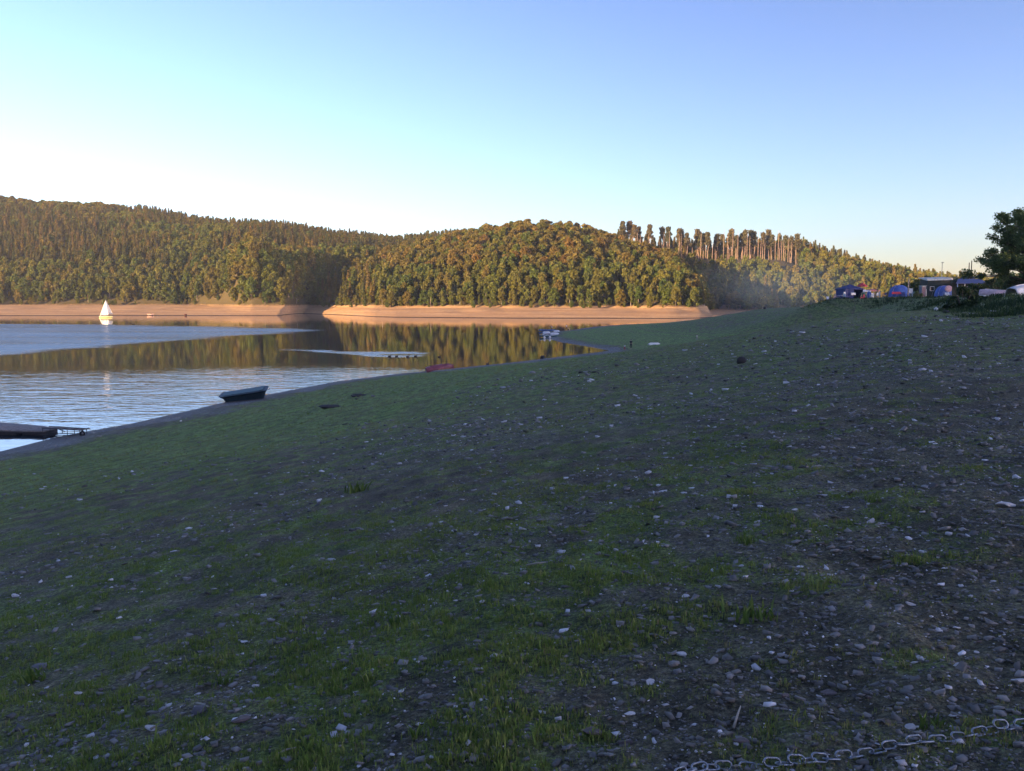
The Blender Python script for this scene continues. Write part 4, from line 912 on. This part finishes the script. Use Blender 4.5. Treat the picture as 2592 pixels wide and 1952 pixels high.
PW=paint('white_shirt',(.78,.76,.74),.8,.1,5); PR=paint('red_shorts',(.50,.04,.07),.8,.2,5); PD=paint('black_clothes',(.018,.02,.028),.85,.2,5); PNV=paint('navy_clothes',(.03,.05,.12),.85,.2,5)
PBR=paint('brown_trousers',(.16,.07,.05),.85,.2,5); PCR=paint('cream_clothes',(.72,.68,.50),.8,.15,5); PGR=paint('grey_trousers',(.32,.29,.27),.8,.2,5)
def at_px(px,py): p=wp(px,py,z=0.1); return Vector((p[0],p[1],max(gz(p[0],p[1]),0.02)))
person(1434,834,1.55,'person in white shirt and brown trousers standing at the tip of the spit',PW,PBR,200,loc=at_px(1434,834))
person(1438,836,0.98,'small child in white beside the white shirted adult on the spit',PCR,PD,160,loc=at_px(1438.5,836))
person(1444,839,1.30,'dark clad person bending over at the tip of the spit',PNV,PNV,70,'bend',loc=at_px(1444,839))
q=at_px(1397,836); person(1396,836,1.6,'person in white sitting on the blue boat at the tip of the spit',PW,PBR,120,'sit',loc=Vector((q.x,q.y,.45)))
person(1581,887,1.02,'child in white top and red trousers standing at the inlet',PW,PR,150,'stand')
person(1597,884,1.74,'dark clad adult standing beside the child in red trousers',PD,PD,170,'stand')
person(1764,863,1.20,'dark haired child in pale clothes walking alone on the grass',PCR,PGR,200,'walk')

# ------------------------------------------------------------ camp on the upper bank
NAVY=paint('navy_canvas',(.018,.035,.16),.75,.25,3); BLUC=paint('blue_canvas',(.05,.12,.42),.7,.25,2.5); REDC=paint('red_canvas',(.50,.05,.07),.75,.25,3); SAL=paint('salmon_tarp',(.55,.22,.20),.75,.25,3)
LBL=paint('light_blue_canvas',(.30,.42,.62),.7,.2,3); GRC=paint('green_canvas',(.05,.11,.06),.75,.25,3); PINKC=paint('pinkish_canvas',(.48,.33,.38),.75,.25,3); MTL=paint('tent_pole',(.5,.5,.52),.4,.2,8,metal=.6); SLV=paint('pale_sheet_roof',(.50,.56,.56),.5,.25,2)
CLAD=paint('dark_green_boards',(.022,.036,.030),.8,.3,2); DKR=paint('dark_roof_felt',(.035,.038,.042),.85,.3,2)
def gazebo(px,Y,w,eave,peak,mat,label,cat='gazebo',walls=True,rz=.15,wallm=None,loc=None):
    p=shoot(px,Y); e=empty('gazebo',p,rz,label,cat); h=w/2
    for sx in(-1,1):
        for sy in(-1,1):
            mb=MB(); mb.tube([(sx*h,sy*h,0),(sx*h,sy*h,eave)],.03,6); mb.build('leg',MTL,e,True)
    mb=MB(); o_=h+.12; n=8; V=[];Fc=[]
    for r_ in range(n+1):
        f=r_/n; z=peak-(peak-eave)*(f**.85); s_=o_*f+.02
        V+=[(-s_,-s_,z),(s_,-s_,z),(s_,s_,z),(-s_,s_,z)]
    V+=[(-o_-.01,-o_-.01,eave-.22),(o_+.01,-o_-.01,eave-.22),(o_+.01,o_+.01,eave-.22),(-o_-.01,o_+.01,eave-.22)]
    for r_ in range(n+1): Fc+=[(r_*4+k,r_*4+(k+1)%4,r_*4+4+(k+1)%4,r_*4+4+k) for k in range(4)]
    mb.add(V,Fc); mb.build('roof',mat,e,solid=.015)
    if walls:
        for (c,dd) in (((0,h-.03,eave/2),(w-.06,.03,eave)),((-h+.03,0,eave/2),(.03,w-.06,eave)),((h-.03,0,eave/2),(.03,w-.06,eave)),((-.25*w,-h+.03,eave/2),(w*.48,.03,eave))):
            mb=MB(); mb.box(c,dd); mb.build('side_wall',wallm or mat,e)
    return e
def dome_tent(px,Y,w,h,mat,label,door=None,rz=0,dep=None,name='dome_tent'):
    p=shoot(px,Y); dep=dep or w*.8; e=empty(name,p,rz,label,'tent'); nu_,nv_=20,8; V=[];Fc=[]
    for j in range(nv_+1):
        a=math.pi/2*j/nv_
        for i in range(nu_):
            b=2*math.pi*i/nu_; q=1-.10*(math.cos(4*b)*.5+.5)*math.cos(a)
            V.append((w/2*math.cos(b)*math.cos(a)**.8*q if j<nv_ else 0,dep/2*math.sin(b)*math.cos(a)**.8*q if j<nv_ else 0,h*math.sin(a)**.95))
    for j in range(nv_):
        for i in range(nu_): Fc.append((j*nu_+i,j*nu_+(i+1)%nu_,(j+1)*nu_+(i+1)%nu_,(j+1)*nu_+i))
    mb=MB(); mb.add(V,Fc); mb.build('flysheet',mat,e,True)
    for s_ in (1,-1):
        mb=MB(); pr=[(s_*w*.5*.93*math.cos(t_),dep*.5*.93*math.cos(t_)*.95,h*1.015*math.sin(t_)) for t_ in [math.pi*k/14 for k in range(15)]]; mb.tube(pr,.018,5); mb.build('tent_pole',MTL,e,True)
    mb=MB(); D=[]; dw=w*.26
    for k in range(9): a=math.pi*k/8; D.append((math.cos(a)*dw/2*1.0,-dep/2*(.98-.40*math.sin(a)**1.5)-.05,.02+h*.72*math.sin(a)))
    mb.add(D,[tuple(range(9))]); mb.build('door',door or LBL,e,solid=.02); return e
# left cluster
gazebo(2149,178,3.7,1.95,2.85,NAVY,'navy blue gazebo with side walls, leftmost big shelter of the camp')
for px,py,w_,h_,lb in ((2160,744,.95,.5,'white towel hanging on the front of the navy gazebo'),(2138,744,.45,.75,'white cloth hanging at the left corner of the navy gazebo')):
    Y_=175.6; p=wp(px,py,Y=Y_); mb=MB(); V=[];Fc=[]
    for i in range(7):
        for j in range(5): V.append((w_*(i/6-.5),.03*math.sin(i*1.7),h_*(.5-j/4)))
    for i in range(6):
        for j in range(4): a=i*5+j; Fc.append((a,a+1,a+6,a+5))
    mb.add(V,Fc); tag(mb.build('towel' if px>2150 else 'cloth',WHT,None,True,loc=p,solid=.01),lb,'towel' if px>2150 else 'cloth')
def parasol(px,Y,r,h,mat,lb,closed=False):
    p=shoot(px,Y); e=empty('parasol',p,0,lb,'parasol'); mb=MB(); mb.tube([(0,0,0),(0,0,h+.15)],.025,6); mb.build('pole',MTL,e,True)
    mb=MB(); 
    if closed: mb.tube([(0,0,h*.45),(0,0,h*.6),(0,0,h*.95)],[.20,.15,.04],8)
    else:
        V=[(0,0,h)]+[(r*math.cos(k*math.pi/4),r*math.sin(k*math.pi/4),h-r*.55) for k in range(8)]+[(r*math.cos(k*math.pi/4),r*math.sin(k*math.pi/4),h-r*.55-.15) for k in range(8)]
        mb.add(V,[(0,1+k,1+(k+1)%8) for k in range(8)]+[(1+k,9+k,9+(k+1)%8,1+(k+1)%8) for k in range(8)])
    mb.build('canopy',mat,e,closed,solid=0 if closed else .01); return e
parasol(2181,184,1.15,3.15,REDC,'open red parasol rising behind the navy gazebo')
gazebo(2184,182,1.9,1.45,1.75,WHT,'small white canopy right below the red parasol','canopy',False)
gazebo(2206,183,2.0,1.55,1.85,SAL,'salmon coloured sun sail stretched right of the red parasol','canopy',False)
dome_tent(2184,176,1.5,1.25,GRC,'small green dome tent with red groundsheet by the navy gazebo',REDC)
mb=MB(); p=shoot(2184,174.6); mb.box((0,0,.14),(1.25,.4,.26)); tag(mb.build('cool_box',REDC,None,bevel=.06,loc=p),'red cool box in front of the small green tent','cool box')
dome_tent(2199,177,1.25,1.3,BLUC,'small blue dome tent right of the green one')
mb=MB(); p=shoot(2208,176); mb.box((0,0,.55),(.62,.05,.85),rx=.15); mb.box((-.26,.1,.3),(.04,.04,.6)); mb.box((.26,.1,.3),(.04,.04,.6)); tag(mb.build('windbreak',WHT,None,bevel=.01,loc=p),'white windbreak panel right of the small blue tent','windbreak')
parasol(2220,178,1,1.75,GRC,'closed dark green parasol standing right of the white windbreak',True)
mb=MB(); p=shoot(2225.5,178); mb.tube([(0,0,0),(0,0,.5),(.06,0,1.2)],[.16,.17,.08],10); tag(mb.build('sack',WHT,None,True,loc=p),'white sack hanging beside the closed green parasol','sack')
def camp_chair(px,Y,mat,lb,rz=0):
    p=shoot(px,Y); e=empty('camping_chair',p,rz,lb,'camping chair','camping chairs at the camp')
    mb=MB(); mb.box((0,0,.42),(.5,.46,.03)); mb.build('seat',mat,e); mb=MB(); mb.box((0,.25,.72),(.5,.03,.55),rx=-.2); mb.build('backrest',mat,e)
    for sx in(-.25,.25):
        for a_,b_ in((-.24,.24),(.24,-.24)): mb=MB(); mb.tube([(sx,a_,0),(sx,b_*.9,.45)],.015,5); mb.build('leg',MTL,e)
    for sx in(-.25,.25): mb=MB(); mb.box((sx,0,.62),(.05,.45,.03)); mb.build('armrest',MTL,e)
for q,(px,Y,mt,lb) in enumerate([(2096,177,LBL,'pale blue camping chair at the left end of the camp'),(2105,178,NAVY,'navy camping chair beside the pale blue one'),(2117,177,PINKC,'pinkish camping chair left of the navy gazebo'),(2137,174,LBL,'light blue camping chair before the navy gazebo'),(2218,176,WHT,'white camping chair by the closed green parasol'),(2232,179,SAL,'salmon camping chair right of the white sack'),(2240,180,NAVY,'navy camping chair left of the big blue tent')]): camp_chair(px,Y,mt,lb,q*.9)
def table(px,Y,lb):
    p=shoot(px,Y); e=empty('camping_table',p,.2,lb,'camping table'); mb=MB(); mb.box((0,0,.7),(1.1,.6,.04)); mb.build('tabletop',PALE,e,bevel=.01)
    for sx in(-.5,.5):
        for sy in(-.25,.25): mb=MB(); mb.tube([(sx,sy,0),(sx*.9,sy*.9,.69)],.018,5); mb.build('leg',MTL,e)
table(2128,175,'pale folding table left of the navy gazebo')
person(2111,758,1.3,'person in purplish top sitting among the chairs at the camp left end',PINKC,PNV,180,'sit',loc=shoot(2111,175)+Vector((0,0,.15)))
# blue family tent and what stands by it
dome_tent(2275,176,4.3,2.35,BLUC,'large blue family dome tent in the middle of the camp',NAVY,dep=3.2,name='family_tent')
mb=MB(); p=wp(2270,742,Y=173.8); mb.add([(-1.0,0,-.18),(.95,0,-.18),(.75,.35,.25),(-.75,.35,.25)],[(0,1,2,3)]); tag(mb.build('awning',REDC,None,loc=p,solid=.04),'red strip awning across the front of the big blue tent','awning')
mb=MB(); p=shoot(2305,177); mb.box((0,0,1.15),(.75,.04,.95)); mb.box((-.34,.03,.9),(.04,.04,1.8)); mb.box((.34,.03,.9),(.04,.04,1.8)); mb.build('x',WHT,None,bevel=.005,loc=p); o=bpy.data.objects[-1] if False else [q for q in bpy.data.objects if q.name=='x'][0]; o.name='clothes_screen'; tag(o,'white cloth screen on two poles right of the big blue tent','screen')
dome_tent(2316,179,1.6,1.1,paint('teal_canvas',(.04,.16,.18),.7,.2,3),'low teal tent behind the shrub right of the white screen')
# tall kiosk box
p=shoot(2334,176); e=empty('toilet_cabin',p,.1,'narrow grey cabin with a white post beside the dark green hut','cabin')
mb=MB(); mb.box((0,0,1.05),(.95,.95,2.1)); mb.build('walls',paint('grey_cabin',(.14,.17,.21),.6,.25,3),e,bevel=.02); mb=MB(); mb.box((0,0,2.15),(1.1,1.1,.08)); mb.build('roof',SLV,e,bevel=.02); mb=MB(); mb.box((0,-.49,1.0),(.65,.03,1.8)); mb.build('door',paint('maroon_door',(.10,.06,.10),.6,.2,3),e)
mb=MB(); mb.tube([(.62,-.3,0),(.62,-.3,1.5)],.05,6); mb.build('post',WHT,e,True)
# dark green hut with pale sheet roof
p=shoot(2376,182); e=empty('hut',p,.05,'dark green boarded hut with a pale sheet roof behind the tents','hut')
mb=MB(); mb.box((0,1.6,1.75),(4.9,3.2,3.5)); mb.build('wall',CLAD,e)
mb=MB(); V=[(-2.75,-.35,3.30),(2.6,-.35,3.45),(2.6,3.4,4.05),(-2.75,3.4,3.9)]; mb.add(V+[(x,y,z+.42 if y<0 else z+.12) for x,y,z in V],[(3,2,1,0),(4,5,6,7),(0,1,5,4),(1,2,6,5),(2,3,7,6),(3,0,4,7)]); mb.build('roof',SLV,e)
for x in(-1.5,1.2):
    mb=MB(); mb.box((x,-.02,1.7),(.9,.06,.9)); f_=mb.build('window',WHT,e); mb=MB(); mb.box((x,-.06,1.7),(.76,.03,.76)); mb.build('pane',paint('dark_glass',(.02,.025,.03),.1,.1,3),f_)
mb=MB(); mb.box((0,-.02,1.05),(.85,.05,2.05)); mb.build('door',DKR,e)
dome_tent(2388,170,3.6,2.15,BLUC,'blue dome tent with pinkish round top flap before the hut',LBL)
mb=MB(); p=wp(2401,731,Y=167.8); mb.ell((0,0,0),(.72,.10,.62),14,8); tag(mb.build('paddling_pool',PINKC,None,True,loc=p),'round pinkish paddling pool leaning on the blue dome tent','paddling pool')
# awning lean-to
p=shoot(2452,150); e=empty('lean_to',p,-.05,'open lean to with blue roof and white posts behind the dark bush','shelter')
for x in(-2.4,-1.2,0.2,2.2):
    mb=MB(); mb.tube([(x,-1.0,0),(x,-1.0,2.35)],.07,6); mb.build('post',WHT if x>-2 and x<0 else LBL,e,True)
mb=MB(); V=[(-2.8,-1.3,2.3),(2.7,-1.3,2.35),(2.3,1.6,3.1),(-1.2,1.6,3.1)]; mb.add(V,[(0,1,2,3)]); mb.build('roof',paint('slate_blue_roof',(.08,.11,.24),.7,.3,2),e,solid=.08)
mb=MB(); mb.box((0,1.5,1.45),(4.4,.08,2.9)); mb.build('back_wall',CLAD,e)
mb=MB(); mb.add([(-1.2,-1.6,1.55),(.9,-1.6,2.35),(1.0,-1.2,2.45),(-1.0,-1.2,1.75)],[(0,1,2,3)]); mb.build('roof_panel',PINKC,e,solid=.05)
mb=MB(); p=shoot(2480,156); mb.box((0,0,1.25),(.9,.5,.4),ry=-.3); mb.box((0,0,.55),(.5,.3,1.1)); tag(mb.build('crate_stack',LBL,None,bevel=.03,loc=p),'stack of pale crates right of the open lean to','crates')
# dark long roof behind
p=shoot(2492,176); e=empty('shed',(p.x,p.y,p.z-1.1),.12,'long dark shed roof showing above the hedge under the big tree','shed')
mb=MB(); mb.box((0,2,1.9),(8.4,4,3.8)); mb.build('wall',CLAD,e)
mb=MB(); V=[(-4.6,-.3,3.6),(-1.9,-.3,4.75),(4.5,-.3,5.0),(-4.6,4.3,3.7),(-1.9,4.3,4.85),(4.5,4.3,5.1)]; mb.add(V+[(x,y,z+.15) for x,y,z in V],[(0,3,4,1),(1,4,5,2),(6,7,10,9),(7,8,11,10),(0,1,7,6),(1,2,8,7),(3,0,6,9),(5,4,10,11),(4,3,9,10),(2,5,11,8)]); mb.build('roof',DKR,e)
for px,yt,yb,lb,w_ in ((2449,666,694,'left one of two slim bare posts beside the big tree',.13),(2455,661,692,'right one of two slim bare posts beside the big tree',.13),(2298,706,745,'pale post standing in the dark hedge behind the big blue tent',.14)):
    Y_=165; p=shoot(px,Y_); H=HC+(HOR-yt)/F*Y_-p.z; mb=MB(); mb.tube([(0,0,-.2),(0,0,H)],[w_,w_*.6],8); tag(mb.build('post',BIRCH if px<2300 else BARK,None,True,loc=p),lb,'post')
p=shoot(2381,200); H=HC+(HOR-666)/F*200-p.z; e=empty('street_lamp',p,0,'thin lamp post sticking up above the trees behind the hut','street lamp'); mb=MB(); mb.tube([(0,0,0),(0,0,H)],[.09,.05],6); mb.build('pole',GREYM,e,True); mb=MB(); mb.box((0,-.15,H),(.35,.6,.14)); mb.build('lamp_head',GREYM,e,bevel=.03)
# ------------------------------------------------------------ shrubs, hedge and the big tree
def bush(px,Y,w,h,dep,seed,n,size,label,name='bush',mat=DARKLEAF,zoff=0,cat=None,group=None,base=None):
    rs=np.random.RandomState(seed); p=base or shoot(px,Y); C=[]
    nc=max(6,int(w*h*2.2)); nc=min(nc,60)
    for k in range(nc):
        a=rs.rand()*6.283; r=math.sqrt(rs.rand()); z=rs.rand()*(1-.55*r*r); cr=.16+.14*rs.rand(); m_=n//nc
        d=rs.normal(size=(m_,3)); d/=np.linalg.norm(d,axis=1)[:,None]; d*=(rs.rand(m_,1)**.35)*cr*1.15
        C.append(np.stack([(r*.85*math.cos(a)+d[:,0]*.9)*w/2,(r*.85*math.sin(a)+d[:,1]*.9)*dep/2,np.maximum(.03,(z*.85+d[:,2]*.6))*h],-1))
    C=np.concatenate(C); V,Fq=leaf_quads(C,size*(.5+rs.rand(len(C))),rs)
    e=empty(name,(p.x,p.y,p.z+zoff),0,label,cat or name.replace('_',' '),group)
    link('foliage',raw_mesh('foliage',V,Fq,mat,False,{'tone':('FACE',rs.rand(len(C)))}),e)
    mb=MB()
    for k in range(6): a=k*1.05; mb.tube([(math.cos(a)*.1,math.sin(a)*.1,-.2),(math.cos(a)*w*.14,math.sin(a)*dep*.14,h*.45),(math.cos(a)*w*.25,math.sin(a)*dep*.25,h*.8)],[.05,.035,.012],5)
    mb.build('stems',BARK,e,True); return e
MIDL=leafmat('green_leaf',[(.075,.13,.036),(.105,.15,.044),(.085,.135,.038)],.25)
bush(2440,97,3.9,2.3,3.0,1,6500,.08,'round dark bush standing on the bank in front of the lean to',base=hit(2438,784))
bush(2318,163,2.8,1.3,2.0,2,1500,.10,'low green shrub before the teal tent at the camp',mat=MIDL)
hz=[(2560,86,9,2.1,.0),(2500,96,5,1.5,.1),(2485,112,5,2.2,.0),(2530,118,7,2.9,.1),(2580,112,8,3.6,.2),(2620,104,8,4.0,.0),(2560,128,8,4.3,.0),(2510,134,6,3.2,0),(2640,92,7,2.4,0)]
hl=['leafy hedge shrub just left of the pinkish upturned boat','hedge shrub behind the dark bush','wide hedge shrub behind the pinkish upturned boat','tall hedge shrub above the pale blue boat','tallest hedge shrub at the right edge','high hedge shrub below the big tree','hedge shrub at the foot of the long shed']
for q,(px,Y,w,h,_) in enumerate(hz[1:8]): 
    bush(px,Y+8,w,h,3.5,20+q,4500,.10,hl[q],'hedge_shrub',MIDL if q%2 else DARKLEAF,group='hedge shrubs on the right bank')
# dark trees behind the camp
for q,(px,Y,h,w) in enumerate([(2290,196,3.6,3.4),(2303,199,4.2,4.0),(2320,200,4.3,4.2),(2333,202,5.2,4.5),(2346,205,5.6,4.5),(2362,206,4.9,4.6),(2415,192,4.6,4.6),(2428,190,4.2,4.0),(2400,200,4.9,5.0)]):
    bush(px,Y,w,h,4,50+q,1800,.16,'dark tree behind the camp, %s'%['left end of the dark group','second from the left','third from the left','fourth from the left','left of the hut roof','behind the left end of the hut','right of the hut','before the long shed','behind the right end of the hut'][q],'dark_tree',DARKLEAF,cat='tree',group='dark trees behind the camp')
# the big tree at the right edge
def big_tree():
    rs=np.random.RandomState(9); px0,Y0=2622,108; p=shoot(px0,Y0); H=HC+(HOR-508)/F*Y0-p.z
    e=empty('broad_tree',p,0,'big leafy tree overhanging the picture at the right edge','tree')
    mb=MB(); C=[]; R_=random.Random(5)
    mb.tube([(0,0,-.5),(.1,.1,H*.15),(-.1,.2,H*.32),(.1,0,H*.5)],[.42,.34,.28,.2],12); tr=mb.build('trunk',BARK,e,True)
    for k in range(40):
        f=.02+.9*k/39; a=k*2.4; z0=H*(.12+.4*f); L=H*(.60-.30*f)*R_.uniform(.8,1.1); st=Vector((0,0,z0)); en=Vector((math.cos(a)*L,math.sin(a)*L,z0+H*(.05+.42*f)+R_.uniform(-.5,.5)))
        if en.z>H*.97: en.z=H*.97
        md=st.lerp(en,.5)+Vector((0,0,H*.04)); mb=MB(); mb.tube([st,md,en],[.13,.08,.03],6)
        subs=[]
        for j in range(7):
            g=R_.uniform(.35,1.0); q=st.lerp(md,g*2) if g<.5 else md.lerp(en,g*2-1); b=a+R_.uniform(-1.4,1.4); l2=L*.30*R_.uniform(.5,1)
            t_=q+Vector((math.cos(b)*l2,math.sin(b)*l2,R_.uniform(-.1,.6)*l2)); mb.tube([q,q.lerp(t_,.5)+Vector((0,0,.1)),t_],[.035,.02,.008],4); subs.append(t_); subs.append(q.lerp(t_,.6))
        if k%1==0: mb.build('limb',BARK,e,True)
        for t_ in subs:
            m_=120; d=rs.normal(size=(m_,3)); d/=np.linalg.norm(d,axis=1)[:,None]; d*=(rs.rand(m_,1)**.5)*rs.uniform(.5,.95); d[:,2]*=.7; C.append(d+np.array(t_))
    C=np.concatenate(C); V,Fq=leaf_quads(C,.075*(.6+.8*rs.rand(len(C))),rs,.6)
    link('crown',raw_mesh('crown',V,Fq,leafmat('big_tree_leaf',[(.10,.155,.045),(.14,.19,.055)],.3),False,{'tone':('FACE',rs.rand(len(C)))}),e); print('leaves',len(C))
big_tree()
m=bpy.data.materials.new('smoke'); m.use_nodes=True; t=m.node_tree; t.nodes.clear()
vo=t.nodes.new('ShaderNodeVolumePrincipled'); ou=t.nodes.new('ShaderNodeOutputMaterial'); tc=t.nodes.new('ShaderNodeTexCoord')
ln=t.nodes.new('ShaderNodeVectorMath'); ln.operation='LENGTH'; t.links.new(tc.outputs['Object'],ln.inputs[0])
n1=noise(t,2.2,3,0.6,tc.outputs['Object'])
dn=mth(t,'MULTIPLY',mth(t,'SUBTRACT',1.0,ln.outputs['Value'],clamp=True),mth(t,'MULTIPLY',n1,0.0045)); t.links.new(dn,vo.inputs['Density'])
vo.inputs['Color'].default_value=(.35,.6,1,1); t.links.new(vo.outputs[0],ou.inputs['Volume'])
mb=MB(); mb.ell((0,0,0),(1,1,1),20,12); o=mb.build('smoke',m); c_=wp(1960,760,Y=520); o.location=(c_[0],c_[1],16); o.scale=(62,45,22); tag(o,'thin blue smoke drifting low before the shaded wood right of the headland','smoke',None,'stuff')
# camp fire smoke drifting in front of the far wood
# ------------------------------------------------------------ evening haze over the lake
mb=MB(); mb.box((-170,650,80),(2400,1900,177))
m=bpy.data.materials.new('haze'); m.use_nodes=True; t=m.node_tree; t.nodes.clear()
vo=t.nodes.new('ShaderNodeVolumePrincipled'); ou=t.nodes.new('ShaderNodeOutputMaterial'); vo.inputs['Density'].default_value=0.00010
vo.inputs['Color'].default_value=(0.70,0.82,1.0,1); vo.inputs['Anisotropy'].default_value=0.2
t.links.new(vo.outputs[0],ou.inputs['Volume'])
tag(mb.build('haze',m),'thin bluish evening haze over the lake and hills','haze',None,'stuff')
